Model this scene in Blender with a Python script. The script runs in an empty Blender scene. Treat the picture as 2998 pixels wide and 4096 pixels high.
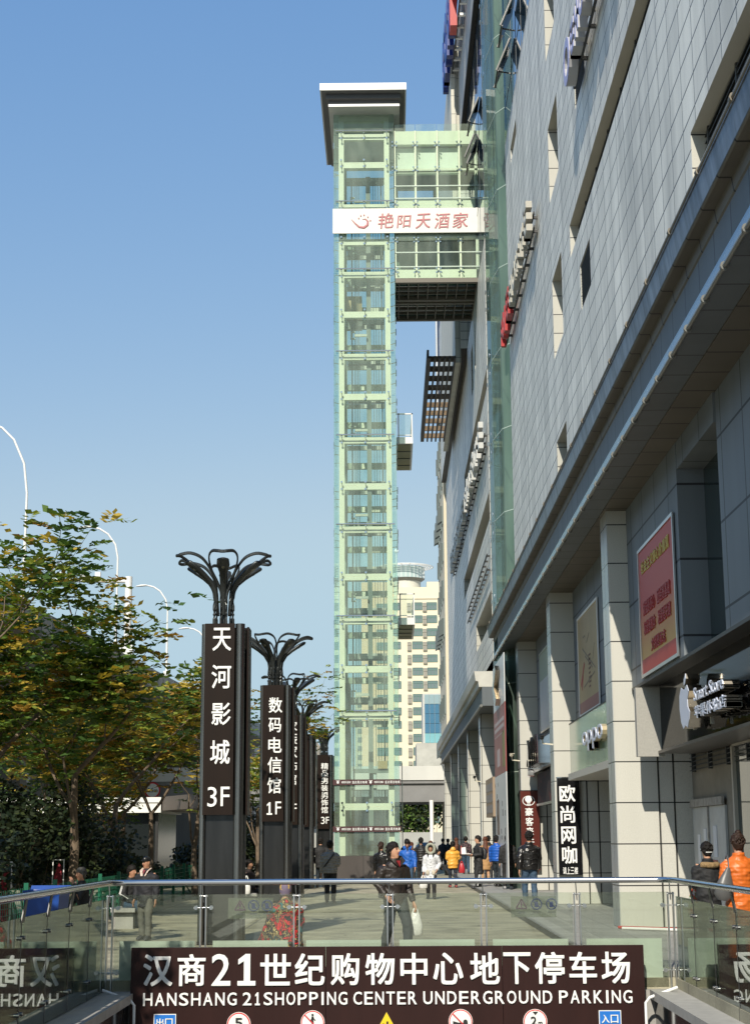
import bpy, math, random
from mathutils import Vector, Matrix
R = math.radians
SC = bpy.context.scene
COL = SC.collection
rnd = random.Random(7)

# ------------------------------------------------------------------ camera
EYE = 1.83
cam = bpy.data.cameras.new('camera'); camo = bpy.data.objects.new('camera', cam); COL.objects.link(camo)
cam.sensor_fit = 'VERTICAL'; cam.sensor_height = 36.0; cam.lens = 6400/4096*36
cam.clip_end = 5000; cam.clip_start = .1
PITCH = math.atan(1302/6400)
camo.matrix_world = Matrix.Translation((0, 0, EYE)) @ Matrix.Rotation(0.00812, 4, 'Z') @ Matrix.Rotation(math.pi/2+PITCH, 4, 'X') @ Matrix.Rotation(-R(.35), 4, 'Z')
SC.camera = camo
CM = camo.matrix_world.to_3x3()
def ray(px, py): return CM @ Vector(((px-1499)/6400, -(py-2048)/6400, -1))
def at(px, py, Y):                       # point of the photograph's pixel at depth Y
    d = ray(px, py); return Vector((0, 0, EYE))+d*(Y/d.y)
def atx(px, py, X):
    d = ray(px, py); return Vector((0, 0, EYE))+d*(X/d.x)
def atz(px, py, Z):
    d = ray(px, py); return Vector((0, 0, EYE))+d*((Z-EYE)/d.z)

# ------------------------------------------------------------------ light
SUN_EL, SUN_AZ = R(38), R(12.5)          # light travels towards +Y, a little to +X
w = bpy.data.worlds.new('World'); SC.world = w; w.use_nodes = True
nt = w.node_tree; bg = nt.nodes['Background']
sky = nt.nodes.new('ShaderNodeTexSky'); sky.sky_type = 'NISHITA'; sky.sun_disc = False
sky.sun_elevation = SUN_EL; sky.sun_rotation = math.pi+SUN_AZ
sky.altitude = 0; sky.air_density = 1.0; sky.dust_density = 0.35; sky.ozone_density = 1.3
sp_ = nt.nodes.new('ShaderNodeSeparateColor'); cb_ = nt.nodes.new('ShaderNodeCombineColor'); nt.links.new(sky.outputs[0], sp_.inputs[0])
for i_, (k_, e_) in enumerate(((.84, 1.0), (1.27, .66), (2.55, .30))):      # hazier, less saturated horizon
    p_ = nt.nodes.new('ShaderNodeMath'); p_.operation = 'POWER'; p_.inputs[1].default_value = e_; q_ = nt.nodes.new('ShaderNodeMath'); q_.operation = 'MULTIPLY'; q_.inputs[1].default_value = k_
    nt.links.new(sp_.outputs[i_], p_.inputs[0]); nt.links.new(p_.outputs[0], q_.inputs[0]); s_ = nt.nodes.new('ShaderNodeMath'); s_.operation = 'SMOOTH_MIN'; s_.inputs[1].default_value = (2.75, 3.75, 4.4)[i_]; s_.inputs[2].default_value = .6
    nt.links.new(q_.outputs[0], s_.inputs[0]); nt.links.new(s_.outputs[0], cb_.inputs[i_])
nt.links.new(cb_.outputs[0], bg.inputs[0]); bg.inputs[1].default_value = .145
sl = bpy.data.lights.new('sun', 'SUN'); sl.energy = 4.6; sl.angle = R(.5); sl.color = (1, .93, .8)
so = bpy.data.objects.new('sun', sl); COL.objects.link(so)
sd = Vector((math.cos(SUN_EL)*math.sin(SUN_AZ), math.cos(SUN_EL)*math.cos(SUN_AZ), -math.sin(SUN_EL)))
so.rotation_euler = sd.to_track_quat('-Z', 'Y').to_euler(); so.location = (-20, -60, 60)
SC.view_settings.view_transform = 'Standard'; SC.view_settings.look = 'None'
SC.view_settings.exposure = 0.25; SC.view_settings.gamma = 1
SC.cycles.max_bounces = 8; SC.cycles.transparent_max_bounces = 24; SC.cycles.glossy_bounces = 4; SC.cycles.diffuse_bounces = 3
SC.cycles.caustics_reflective = False; SC.cycles.caustics_refractive = False
SC.cycles.use_denoising = True

# ------------------------------------------------------------------ materials
MATS = {}
def srgb(c):
    return tuple(((x/12.92) if x <= .04045 else ((x+.055)/1.055)**2.4) for x in c)+(1,)
def mat(name, col, rough=.6, metal=0, noise=0, nscale=3, spec=.5, bump=0, bscale=40, emit=0, streak=False):
    """col linear rgb; noise = relative brightness variation"""
    if name in MATS: return MATS[name]
    m = bpy.data.materials.new(name); m.use_nodes = True; n = m.node_tree; b = n.nodes['Principled BSDF']
    b.inputs['Base Color'].default_value = (*col, 1); b.inputs['Roughness'].default_value = rough
    b.inputs['Metallic'].default_value = metal; b.inputs['Specular IOR Level'].default_value = spec
    tc = None
    if noise or bump:
        tc = n.nodes.new('ShaderNodeTexCoord')
    if noise:
        t = n.nodes.new('ShaderNodeTexNoise'); t.inputs['Scale'].default_value = nscale; t.inputs['Detail'].default_value = 6; t.inputs['Roughness'].default_value = .65
        src = tc.outputs['Object']
        if streak:
            mp = n.nodes.new('ShaderNodeMapping'); mp.inputs['Scale'].default_value = (1, 1, .12); n.links.new(src, mp.inputs[0]); src = mp.outputs[0]
        n.links.new(src, t.inputs['Vector'])
        mr = n.nodes.new('ShaderNodeMapRange'); mr.inputs[1].default_value = .3; mr.inputs[2].default_value = .7
        mr.inputs[3].default_value = 1-noise; mr.inputs[4].default_value = 1+noise
        n.links.new(t.outputs[0], mr.inputs[0])
        mx = n.nodes.new('ShaderNodeVectorMath'); mx.operation = 'SCALE'; mx.inputs[0].default_value = col
        n.links.new(mr.outputs[0], mx.inputs['Scale']); n.links.new(mx.outputs[0], b.inputs['Base Color'])
    if bump:
        t = n.nodes.new('ShaderNodeTexNoise'); t.inputs['Scale'].default_value = bscale; t.inputs['Detail'].default_value = 4
        n.links.new(tc.outputs['Object'], t.inputs['Vector'])
        bp = n.nodes.new('ShaderNodeBump'); bp.inputs['Strength'].default_value = bump; bp.inputs['Distance'].default_value = .02
        n.links.new(t.outputs[0], bp.inputs['Height']); n.links.new(bp.outputs[0], b.inputs['Normal'])
    if emit:
        b.inputs['Emission Color'].default_value = (*col, 1); b.inputs['Emission Strength'].default_value = emit
    MATS[name] = m; return m
def tiles(name, col, u, v, bw, bh, joint=.008, jcol=(.03, .03, .035), rough=.55, noise=.08, speck=.06, u0=0, v0=0, stagger=0, bump=.25, spec=.4, streak=.1):
    """panelled cladding: u, v are axis indices of the world position, bw x bh the panel size"""
    if name in MATS: return MATS[name]
    m = bpy.data.materials.new(name); m.use_nodes = True; n = m.node_tree; b = n.nodes['Principled BSDF']
    g = n.nodes.new('ShaderNodeNewGeometry'); sp = n.nodes.new('ShaderNodeSeparateXYZ'); n.links.new(g.outputs['Position'], sp.inputs[0])
    cb = n.nodes.new('ShaderNodeCombineXYZ'); n.links.new(sp.outputs[u], cb.inputs[0]); n.links.new(sp.outputs[v], cb.inputs[1])
    ad = n.nodes.new('ShaderNodeVectorMath'); ad.operation = 'ADD'; ad.inputs[1].default_value = (u0+500*bw, v0+500*bh, 0); n.links.new(cb.outputs[0], ad.inputs[0])
    br = n.nodes.new('ShaderNodeTexBrick'); br.offset = stagger; br.squash = 1
    br.inputs['Scale'].default_value = 1; br.inputs['Brick Width'].default_value = bw; br.inputs['Row Height'].default_value = bh
    br.inputs['Mortar Size'].default_value = joint; br.inputs['Mortar Smooth'].default_value = .1; br.inputs['Bias'].default_value = 0
    br.inputs['Color1'].default_value = (1-noise, 1-noise, 1-noise, 1); br.inputs['Color2'].default_value = (1+noise, 1+noise, 1+noise, 1); br.inputs['Mortar'].default_value = (1, 1, 1, 1)
    n.links.new(ad.outputs[0], br.inputs[0])
    nz = n.nodes.new('ShaderNodeTexNoise'); nz.inputs['Scale'].default_value = 60; nz.inputs['Detail'].default_value = 3; n.links.new(g.outputs['Position'], nz.inputs['Vector'])
    mr = n.nodes.new('ShaderNodeMapRange'); mr.inputs[1].default_value = .3; mr.inputs[2].default_value = .7; mr.inputs[3].default_value = 1-speck; mr.inputs[4].default_value = 1+speck
    n.links.new(nz.outputs[0], mr.inputs[0])
    mp = n.nodes.new('ShaderNodeMapping'); mp.inputs['Scale'].default_value = (1.3, 1.3, .12); n.links.new(g.outputs['Position'], mp.inputs[0])
    n2 = n.nodes.new('ShaderNodeTexNoise'); n2.inputs['Scale'].default_value = 1; n2.inputs['Detail'].default_value = 5; n.links.new(mp.outputs[0], n2.inputs['Vector'])
    m2 = n.nodes.new('ShaderNodeMapRange'); m2.inputs[1].default_value = .3; m2.inputs[2].default_value = .7; m2.inputs[3].default_value = 1-streak; m2.inputs[4].default_value = 1+streak
    n.links.new(n2.outputs[0], m2.inputs[0])
    mu = n.nodes.new('ShaderNodeMath'); mu.operation = 'MULTIPLY'; n.links.new(mr.outputs[0], mu.inputs[0]); n.links.new(m2.outputs[0], mu.inputs[1])
    vm = n.nodes.new('ShaderNodeVectorMath'); vm.operation = 'SCALE'; n.links.new(br.outputs['Color'], vm.inputs[0]); n.links.new(mu.outputs[0], vm.inputs['Scale'])
    v2 = n.nodes.new('ShaderNodeVectorMath'); v2.operation = 'MULTIPLY'; v2.inputs[1].default_value = col; n.links.new(vm.outputs[0], v2.inputs[0])
    mx = n.nodes.new('ShaderNodeMix'); mx.data_type = 'RGBA'; mx.inputs[7].default_value = (*jcol, 1)
    n.links.new(br.outputs['Fac'], mx.inputs[0]); n.links.new(v2.outputs[0], mx.inputs[6]); n.links.new(mx.outputs[2], b.inputs['Base Color'])
    b.inputs['Roughness'].default_value = rough; b.inputs['Specular IOR Level'].default_value = spec
    if bump:
        bp = n.nodes.new('ShaderNodeBump'); bp.invert = True; bp.inputs['Strength'].default_value = bump; bp.inputs['Distance'].default_value = .01
        n.links.new(br.outputs['Fac'], bp.inputs['Height']); n.links.new(bp.outputs[0], b.inputs['Normal'])
    MATS[name] = m; return m
def glass(name, tint=(.9, .97, .93), refl=.6, dirt=0, dcol=(.6, .65, .6), rough=.01, base=.05):
    if name in MATS: return MATS[name]
    m = bpy.data.materials.new(name); m.use_nodes = True; n = m.node_tree; n.nodes.remove(n.nodes['Principled BSDF']); out = n.nodes['Material Output']
    tr = n.nodes.new('ShaderNodeBsdfTransparent'); tr.inputs[0].default_value = (*tint, 1)
    gl = n.nodes.new('ShaderNodeBsdfGlossy'); gl.inputs['Roughness'].default_value = rough; gl.inputs['Color'].default_value = (.95, 1, .98, 1)
    lw = n.nodes.new('ShaderNodeFresnel'); lw.inputs[0].default_value = 1.5
    mr = n.nodes.new('ShaderNodeMapRange'); mr.inputs[1].default_value = .04; mr.inputs[2].default_value = .9; mr.inputs[3].default_value = base; mr.inputs[4].default_value = refl
    n.links.new(lw.outputs[0], mr.inputs[0])
    ms = n.nodes.new('ShaderNodeMixShader'); n.links.new(mr.outputs[0], ms.inputs[0]); n.links.new(tr.outputs[0], ms.inputs[1]); n.links.new(gl.outputs[0], ms.inputs[2])
    last = ms
    if dirt:
        df = n.nodes.new('ShaderNodeBsdfDiffuse'); df.inputs[0].default_value = (*dcol, 1)
        m3 = n.nodes.new('ShaderNodeMixShader')
        g_ = n.nodes.new('ShaderNodeNewGeometry'); mp = n.nodes.new('ShaderNodeMapping'); mp.inputs['Scale'].default_value = (1.1, 1.1, .25); nz = n.nodes.new('ShaderNodeTexNoise'); nz.inputs['Scale'].default_value = 1.3; nz.inputs['Detail'].default_value = 5
        m4 = n.nodes.new('ShaderNodeMapRange'); m4.inputs[1].default_value = .3; m4.inputs[2].default_value = .7; m4.inputs[3].default_value = dirt*.3; m4.inputs[4].default_value = dirt*1.8
        n.links.new(g_.outputs['Position'], mp.inputs[0]); n.links.new(mp.outputs[0], nz.inputs['Vector']); n.links.new(nz.outputs[0], m4.inputs[0]); n.links.new(m4.outputs[0], m3.inputs[0])
        n.links.new(ms.outputs[0], m3.inputs[1]); n.links.new(df.outputs[0], m3.inputs[2]); last = m3
    n.links.new(last.outputs[0], out.inputs[0]); MATS[name] = m; return m
def bands(name, col, per=.09, strength=.8, rough=.45, axis='Z', dark=.75):
    """quilted cloth: horizontal stitched bands"""
    if name in MATS: return MATS[name]
    m = mat(name, col, rough, 0, .12, 9); n = m.node_tree; b = n.nodes['Principled BSDF']
    tc = n.nodes.new('ShaderNodeTexCoord'); wv = n.nodes.new('ShaderNodeTexWave'); wv.bands_direction = axis; wv.inputs['Scale'].default_value = .314/per*1.0
    wv.inputs['Distortion'].default_value = .6; wv.inputs['Detail'].default_value = 2; wv.inputs['Detail Scale'].default_value = 2
    n.links.new(tc.outputs['Object'], wv.inputs[0])
    bp = n.nodes.new('ShaderNodeBump'); bp.inputs['Strength'].default_value = strength; bp.inputs['Distance'].default_value = .03
    n.links.new(wv.outputs[0], bp.inputs['Height']); n.links.new(bp.outputs[0], b.inputs['Normal'])
    return m
def patches(name, cols, scale=6, rough=.8):
    if name in MATS: return MATS[name]
    m = mat(name, (.5, .5, .5), rough); n = m.node_tree; b = n.nodes['Principled BSDF']
    tc = n.nodes.new('ShaderNodeTexCoord'); nz = n.nodes.new('ShaderNodeTexNoise'); nz.inputs['Scale'].default_value = scale; nz.inputs['Detail'].default_value = 6; nz.inputs['Roughness'].default_value = .6; nz.inputs['Distortion'].default_value = .8
    n.links.new(tc.outputs['Object'], nz.inputs['Vector'])
    cr = n.nodes.new('ShaderNodeValToRGB'); cr.color_ramp.interpolation = 'CONSTANT'
    e = cr.color_ramp.elements
    for i, (p, c) in enumerate(cols):
        if i < 2: e[i].position = p; e[i].color = (*c, 1)
        else: k = e.new(p); k.color = (*c, 1)
    n.links.new(nz.outputs[0], cr.inputs[0]); n.links.new(cr.outputs[0], b.inputs['Base Color'])
    return m

# ------------------------------------------------------------------ mesh builder
class MB:
    def __init__(s): s.v = []; s.f = []; s.m = []; s.s = []
    def add(s, vs, fs, mi=0, sm=False):
        o = len(s.v); s.v += [tuple(v) for v in vs]
        for f in fs: s.f.append(tuple(i+o for i in f)); s.m.append(mi); s.s.append(sm)
        return s
    def box(s, x0, x1, y0, y1, z0, z1, mi=0):
        vs = [(x, y, z) for z in (z0, z1) for y in (y0, y1) for x in (x0, x1)]
        return s.add(vs, [(0, 2, 3, 1), (4, 5, 7, 6), (0, 1, 5, 4), (2, 6, 7, 3), (0, 4, 6, 2), (1, 3, 7, 5)], mi)
    def quad(s, a, b, c, d, mi=0): return s.add([a, b, c, d], [(0, 1, 2, 3)], mi)
    def ext(s, poly, vec, mi=0, sm=False):
        n = len(poly); vec = Vector(vec); p = [Vector(q) for q in poly]
        vs = p+[q+vec for q in p]
        s.add(vs, [tuple(range(n))[::-1], tuple(range(n, 2*n))], mi)
        return s.add(vs, [(i, (i+1) % n, n+(i+1) % n, n+i) for i in range(n)], mi, sm)
    def bar(s, p, q, wd, ht, mi=0, up=(0, 0, 1)):
        p = Vector(p); q = Vector(q); d = (q-p).normalized(); up = Vector(up)
        sd = d.cross(up)
        if sd.length < 1e-4: sd = d.cross(Vector((1, 0, 0)))
        sd.normalize(); u = sd.cross(d)
        a = sd*wd/2; b = u*ht/2
        return s.ext([p-a-b, p+a-b, p+a+b, p-a+b], q-p, mi)
    def loft(s, pts, rad, n=8, mi=0, side=None, sm=True, caps=True):
        """tube through pts; rad scalar or list of r or (a, b); side keeps the ellipse's long axis"""
        pts = [Vector(p) for p in pts]; N = len(pts)
        if not isinstance(rad, (list, tuple)): rad = [rad]*N
        vs = []; prev = None
        for i, p in enumerate(pts):
            d = (pts[min(i+1, N-1)]-pts[max(i-1, 0)])
            d = d.normalized() if d.length > 1e-9 else Vector((0, 0, 1))
            if side is not None: a = Vector(side); a = (a-d*a.dot(d))
            elif prev is not None: a = prev-d*prev.dot(d)
            else: a = d.cross(Vector((0, 0, 1)) if abs(d.z) < .9 else Vector((1, 0, 0)))
            if a.length < 1e-6: a = d.orthogonal()
            a.normalize(); prev = a; b = d.cross(a)
            r = rad[i]; ra, rb = r if isinstance(r, (list, tuple)) else (r, r)
            for k in range(n):
                t = 2*math.pi*k/n; vs.append(p+a*(ra*math.cos(t))+b*(rb*math.sin(t)))
        fs = []
        for i in range(N-1):
            for k in range(n):
                k2 = (k+1) % n; fs.append((i*n+k, i*n+k2, (i+1)*n+k2, (i+1)*n+k))
        s.add(vs, fs, mi, sm)
        if caps: s.add(vs[:n], [tuple(range(n))[::-1]], mi); s.add(vs[-n:], [tuple(range(n))], mi)
        return s
    def ball(s, c, rx, ry=None, rz=None, n=10, mi=0):
        ry = ry or rx; rz = rz or rx; c = Vector(c); k = max(4, n//2)
        pts = [c+Vector((0, 0, -rz*math.cos(math.pi*i/k))) for i in range(k+1)]
        rr = [(max(1e-4, rx*math.sin(math.pi*i/k)), max(1e-4, ry*math.sin(math.pi*i/k))) for i in range(k+1)]
        return s.loft(pts, rr, n, mi, side=(1, 0, 0), caps=False)
    def glyph(s, ch, o, u, v, wd, ht, dep=.01, mi=0, bold=None):
        """one piece of lettering fitted to a box: o its lower-left corner, u and v unit axes"""
        G = GLY[ch]; o = Vector(o); u = Vector(u); v = Vector(v); nn = u.cross(v)
        x0, x1, y0, y1, vs, fs = G
        sx = wd/(x1-x0); sy = ht/(y1-y0)
        bw = bold if bold is not None else BOLD if len(ch) == 1 else .022          # heavier strokes: shifted copies, each a hair proud of the last
        th = .9*bw*min(wd, ht); sx = (wd-th)/(x1-x0); sy = (ht-th)/(y1-y0)
        for k, (dx, dy) in enumerate(((0, 0), (1, 0), (0, 1), (1, 1), (.5, .5), (.5, 0), (0, .5), (1, .5), (.5, 1))):
            oo = o+u*(dx*th)+v*(dy*th)
            s.add([oo+u*((p[0]-x0)*sx)+v*((p[1]-y0)*sy)+nn*(dep*(.5+.5*(1 if p[2] > 0 else -1))+(.001*k if dep > 0 else -.001*k)) for p in vs], fs, mi)
        return s
    def build(s, name, mats, parent=None, loc=None, rotz=0, label=None, cat=None, group=None, kind=None):
        me = bpy.data.meshes.new(name); me.from_pydata(s.v, [], s.f)
        if not isinstance(mats, (list, tuple)): mats = [mats]
        for m in mats: me.materials.append(m)
        me.polygons.foreach_set('material_index', s.m); me.polygons.foreach_set('use_smooth', s.s); me.update()
        return link(name, me, parent, loc, rotz, label, cat, group, kind)
def tag(o, label=None, cat=None, group=None, kind=None):
    if label: o['label'] = label
    if cat: o['category'] = cat
    if group: o['group'] = group
    if kind: o['kind'] = kind
    return o
def link(name, data, parent=None, loc=None, rotz=0, label=None, cat=None, group=None, kind=None):
    o = bpy.data.objects.new(name, data); COL.objects.link(o)
    if parent: o.parent = parent
    if loc is not None: o.location = loc
    o.rotation_euler.z = rotz
    return tag(o, label, cat, group, kind)
def empty(name, loc, label, cat, group=None, rotz=0): return link(name, None, None, loc, rotz, label, cat, group)
def copy_tree(o, loc=None, rotz=None, label=None, parent=None, kids=None):
    c = o.copy(); COL.objects.link(c)
    if parent: c.parent = parent
    if loc is not None: c.location = loc
    if rotz is not None: c.rotation_euler.z = rotz
    if label: c['label'] = label
    for ch in KIDS(o): copy_tree(ch, parent=c)
    return c
def KIDS(o): return [x for x in bpy.data.objects if x.parent == o]

# lettering: the built-in font, every character turned to mesh once
GLY = {}
BOLD = .042
def prep_glyphs(items, bold=0):
    obs = []
    for it in items:
        c = bpy.data.curves.new('lettering', 'FONT'); c.body = it; c.size = 1; c.extrude = .5; c.offset = bold; c.resolution_u = 3
        o = bpy.data.objects.new('lettering', c); COL.objects.link(o); obs.append((it, o, c))
    bpy.context.view_layer.update(); dg = bpy.context.evaluated_depsgraph_get()
    for it, o, c in obs:
        e = o.evaluated_get(dg); me = e.to_mesh()
        vs = [tuple(v.co) for v in me.vertices]; fs = [tuple(p.vertices) for p in me.polygons]; e.to_mesh_clear()
        xs = [v[0] for v in vs]; ys = [v[1] for v in vs]
        GLY[it] = (min(xs), max(xs), min(ys), max(ys), vs, fs)
    for it, o, c in obs: bpy.data.objects.remove(o); bpy.data.curves.remove(c)
CH = '天河影城数码电信馆精品男装饰家汉商世纪购物中心地下停车场豪客来牛排艳阳酒欧尚网咖请上三楼苹果体验店出口入直达观光电梯爱国是核团结基础和谐根本发展关键文明标志社会主义价值'
prep_glyphs(sorted(set(CH))+list('123F5')+sorted(set('HANSHANGSHOPPINGCENTERUNDERGROUNDPARKING')-set('F'))+[ 'oppo', 'Smart Store', '2', 'm', '4.5m'])
_p = [(.0, 0), (.0, .13), (.19, .13), (.19, .8), (.02, .68), (.02, .82), (.24, 1), (.36, 1), (.36, .13), (.52, .13), (.52, 0)]
GLY['1'] = (0, .52, 0, 1, [(*p, -.5) for p in _p]+[(*p, .5) for p in _p], [tuple(range(11))[::-1], tuple(range(11, 22))]+[(i, (i+1) % 11, 11+(i+1) % 11, 11+i) for i in range(11)])
# ------------------------------------------------------------------ common materials
stone_yz = tiles('grey stone panels', (.66, .645, .59), 1, 2, .92, .5, .015, jcol=(.04, .04, .042), rough=.5, noise=.085, speck=.08, streak=.24)
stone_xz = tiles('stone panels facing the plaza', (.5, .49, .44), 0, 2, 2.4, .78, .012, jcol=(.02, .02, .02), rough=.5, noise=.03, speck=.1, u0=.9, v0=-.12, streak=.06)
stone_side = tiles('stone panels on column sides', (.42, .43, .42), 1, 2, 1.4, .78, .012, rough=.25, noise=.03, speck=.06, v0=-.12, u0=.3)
reveal = tiles('pale stone reveals', (.47, .46, .41), 0, 2, 4, .515, .012, noise=.03, v0=.12, streak=.05)
stone_xy = tiles('stone soffit panels', (.115, .105, .085), 1, 0, .95, 1.6, .022, jcol=(.008, .008, .008), noise=.07, u0=.3)  # darker than the wall stone: canopy shade is put into the colour
beam_yz = tiles('stone beam cladding', (.11, .125, .135), 1, 2, .95, 3, .018, noise=.05, v0=1)  # bluish dark tone carries the beam's deep shade in its colour
plain_stone = mat('pale granite', (.5, .49, .45), .5, 0, .1, 4)
flash = mat('weathered zinc flashing', (.10, .12, .15), .4, .25, .8, 4, streak=True)
dark = mat('dark void', (.012, .012, .013), .8)
lv = mat('louvre metal', (.06, .065, .065), .5, .3)
curt = mat('blue mirror curtain glass', (.035, .06, .085), .03, 0, 0, spec=.9)
seam = mat('glass seam', (.05, .06, .07), .5)
steel = mat('brushed stainless steel', (.55, .55, .54), .28, 1, .08, 20)
chrome = mat('polished chrome', (.75, .76, .78), .08, 1)
black = mat('black metal', (.02, .02, .02), .45)
whitep = mat('white paint', (.78, .78, .76), .4)
conc = mat('grey concrete', (.34, .33, .31), .8, 0, .18, 1.2, bump=.2, bscale=15)

# ------------------------------------------------------------------ ground
pave = tiles('concrete plaza slabs', (.335, .31, .225), 0, 1, 3.0, 3.0, .018, jcol=(.13, .12, .10), rough=.7, noise=.07, speck=.16, streak=.34)
walkm = tiles('sidewalk tiles', (.31, .305, .28), 0, 1, .6, .6, .01, jcol=(.17, .17, .16), rough=.55, noise=.06, speck=.08, streak=.15)
kerbm = tiles('dark kerb tiles', (.15, .15, .145), 1, 2, .4, .3, .012, jcol=(.02, .02, .02), rough=.4, noise=.2)
g = MB()
XL, XR, YF = -3.78, 3.74, 21.9
g.box(-260, XL, -40, 700, -.6, 0); g.box(XR, 260, -40, 700, -.6, 0); g.box(XL, XR, YF, 700, -.6, 0); g.box(XL, XR, -40, 1.5, -.6, 0)
g.build('plaza', pave, kind='structure')
r_ = MB(); r_.add([(XL, 1.5, -.05), (XR, 1.5, -.05), (XR, YF+4, -3.2), (XL, YF+4, -3.2)], [(0, 1, 2, 3)]); r_.build('ramp', conc, kind='structure')
s_ = MB(); s_.box(2.95, 4.2, YF+.15, 118, .002, .12); s_.box(4.2, 9.5, -10, 118, .002, .12)
s_.build('sidewalk', walkm, kind='structure')
k_ = MB(); k_.box(2.93, 2.948, YF+.15, 118, .002, .105); k_.box(2.90, 2.96, YF+.15, 118, .121, .128)
k_.build('kerb', kerbm, kind='structure')
road = MB(); road.box(-80, 60, 119, 139, .004, .01); road.build('road', mat('asphalt', (.06, .06, .062), .85, 0, .2, 2), kind='structure')

# ------------------------------------------------------------------ shopping centre, near half
def holed(mb, X, y0, y1, z0, z1, holes, mi=0):
    ys = sorted({y0, y1}|{h[0] for h in holes}|{h[1] for h in holes}); zs = sorted({z0, z1}|{h[2] for h in holes}|{h[3] for h in holes})
    ys = [y for y in ys if y0 <= y <= y1]; zs = [z for z in zs if z0 <= z <= z1]
    for i in range(len(ys)-1):
        for j in range(len(zs)-1):
            cy, cz = (ys[i]+ys[i+1])/2, (zs[j]+zs[j+1])/2
            if any(h[0] < cy < h[1] and h[2] < cz < h[3] for h in holes): continue
            mb.quad((X, ys[i+1], zs[j]), (X, ys[i], zs[j]), (X, ys[i], zs[j+1]), (X, ys[i+1], zs[j+1]), mi)
    for (a, b, c, d, dep) in holes:
        Z1 = min(d, z1); Z0 = max(c, z0)
        mb.quad((X, b, Z0), (X+dep, b, Z0), (X+dep, b, Z1), (X, b, Z1), 1)       # far reveal, faces the camera
        mb.quad((X, a, Z0), (X, a, Z1), (X+dep, a, Z1), (X+dep, a, Z0), 1)
        mb.quad((X, a, Z1), (X, b, Z1), (X+dep, b, Z1), (X+dep, a, Z1), 1)       # soffit
        mb.quad((X, a, Z0), (X+dep, a, Z0), (X+dep, b, Z0), (X, b, Z0), 1)
        mb.quad((X+dep, b, Z0), (X+dep, a, Z0), (X+dep, a, Z1), (X+dep, b, Z1), 2)
def louvre(parent, X, y0, y1, z0, z1, n, name='louvre', posts=None):
    m = MB()
    for i in range(n):
        z = z0+(i+.5)*(z1-z0)/n; h = (z1-z0)/n*.45
        m.ext([(X, y0, z-h*.5), (X+.06, y0, z+h*.1), (X+.06, y0, z+h*.5), (X, y0, z-h*.1)], (0, y1-y0, 0))
    if posts:
        y = y0
        while y < y1: m.box(X-.01, X+.07, y, y+.05, z0, z1); y += posts
    return m.build(name, lv, parent)
XF = 4.4; Y1 = 54.9; ZT = 26.6
B1 = empty('shopping_centre', (6, 30, 0), 'near half of the grey stone shopping centre with recessed windows above a deep canopy', 'building')
B1.location = (0, 0, 0)
slots = [(38.15, 40.4, 22.55, 24.7, 1.25), (38.15, 40.4, 18.45, 20.55, 1.25), (38.15, 40.4, 14.1, 16.25, 1.25), (38.15, 40.4, 9.3, 11.85, 1.25)]
lou = [(10, 36.2, 15.35, 16.15, .34), (8, 21.55, 11.05, 11.75, .34), (10, 36.2, 19.95, 20.6, .3), (50.1, 52.6, 24.95, 25.5, .6), (47.8, 54.3, 20.5, 21.1, .6)]
vent = [(32.6, 34.45, 18.3, 19.3, .1), (32.75, 34.5, 13.45, 14.5, .1)]
m = MB(); holed(m, XF, 6, Y1, 9.2, ZT, slots+lou+vent)
m.box(5.8, 30, 6, 54.8, 8.4, ZT-.02); m.quad((XF, Y1, 9.2), (5.8, Y1, 9.2), (5.8, Y1, ZT), (XF, Y1, ZT)); m.box(XF, 30, 6, Y1, ZT, ZT+.1, 1)
m.build('upper_wall', [stone_yz, reveal, dark], B1)
for h in lou[:3]: louvre(B1, XF+.2, h[0], h[1], h[2], h[3], 7, posts=1.9)
for h in vent: louvre(B1, XF+.02, h[0], h[1], h[2], h[3], 16, 'vent_grille', posts=3)
# canopy: two stepped cornices, beam, gutter, soffit
YC = 59.0
m = MB()
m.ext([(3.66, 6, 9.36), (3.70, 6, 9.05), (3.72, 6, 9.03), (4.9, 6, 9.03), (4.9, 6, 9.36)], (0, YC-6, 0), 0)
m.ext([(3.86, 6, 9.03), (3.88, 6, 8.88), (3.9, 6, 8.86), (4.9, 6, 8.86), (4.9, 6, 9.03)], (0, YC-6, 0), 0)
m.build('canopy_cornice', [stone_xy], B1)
m = MB(); m.quad((3.655, YC, 9.36), (3.655, 6, 9.36), (3.695, 6, 9.06), (3.695, YC, 9.06)); m.box(3.64, 4.4, 6, YC, 9.361, 9.375)
m.build('cornice_flashing', flash, B1)
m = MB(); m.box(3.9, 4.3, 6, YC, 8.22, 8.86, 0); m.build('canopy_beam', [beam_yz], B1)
m = MB(); m.box(4.3, 5.4, 6, YC, 8.2, 8.5, 0); m.build('canopy_soffit', [tiles('soffit panels', (.115, .10, .077), 1, 0, .95, 3, .022, jcol=(.008, .008, .008), noise=.07, u0=.2)], B1)  # soffit stone coloured darker to include the shade under the canopy
m = MB(); m.loft([(3.86, 6, 8.2), (3.86, YC, 8.2)], .03, 8); 
y = 7
while y < YC: m.loft([(3.86, y, 8.2), (3.86, y+.06, 8.2)], .055, 8); y += 1.15
m.box(3.885, 3.898, 6, YC, 8.22, 8.42, 1)
m.build('lamp_tube', [mat('milky tube', (.17, .17, .155), .35), mat('blue reflector strip', (.22, .30, .38), .25, .7)], B1)
m = MB(); m.loft([(3.66, 6, 9.42), (3.66, YC, 9.42)], .035, 8)
y = 8
while y < YC: m.loft([(3.66, y, 9.42), (3.66, y+.08, 9.42)], .055, 8); y += 1.9
m.build('light_pipe', mat('weathered pipe', (.16, .14, .11), .5, .3, .2, 6), B1)
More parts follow.
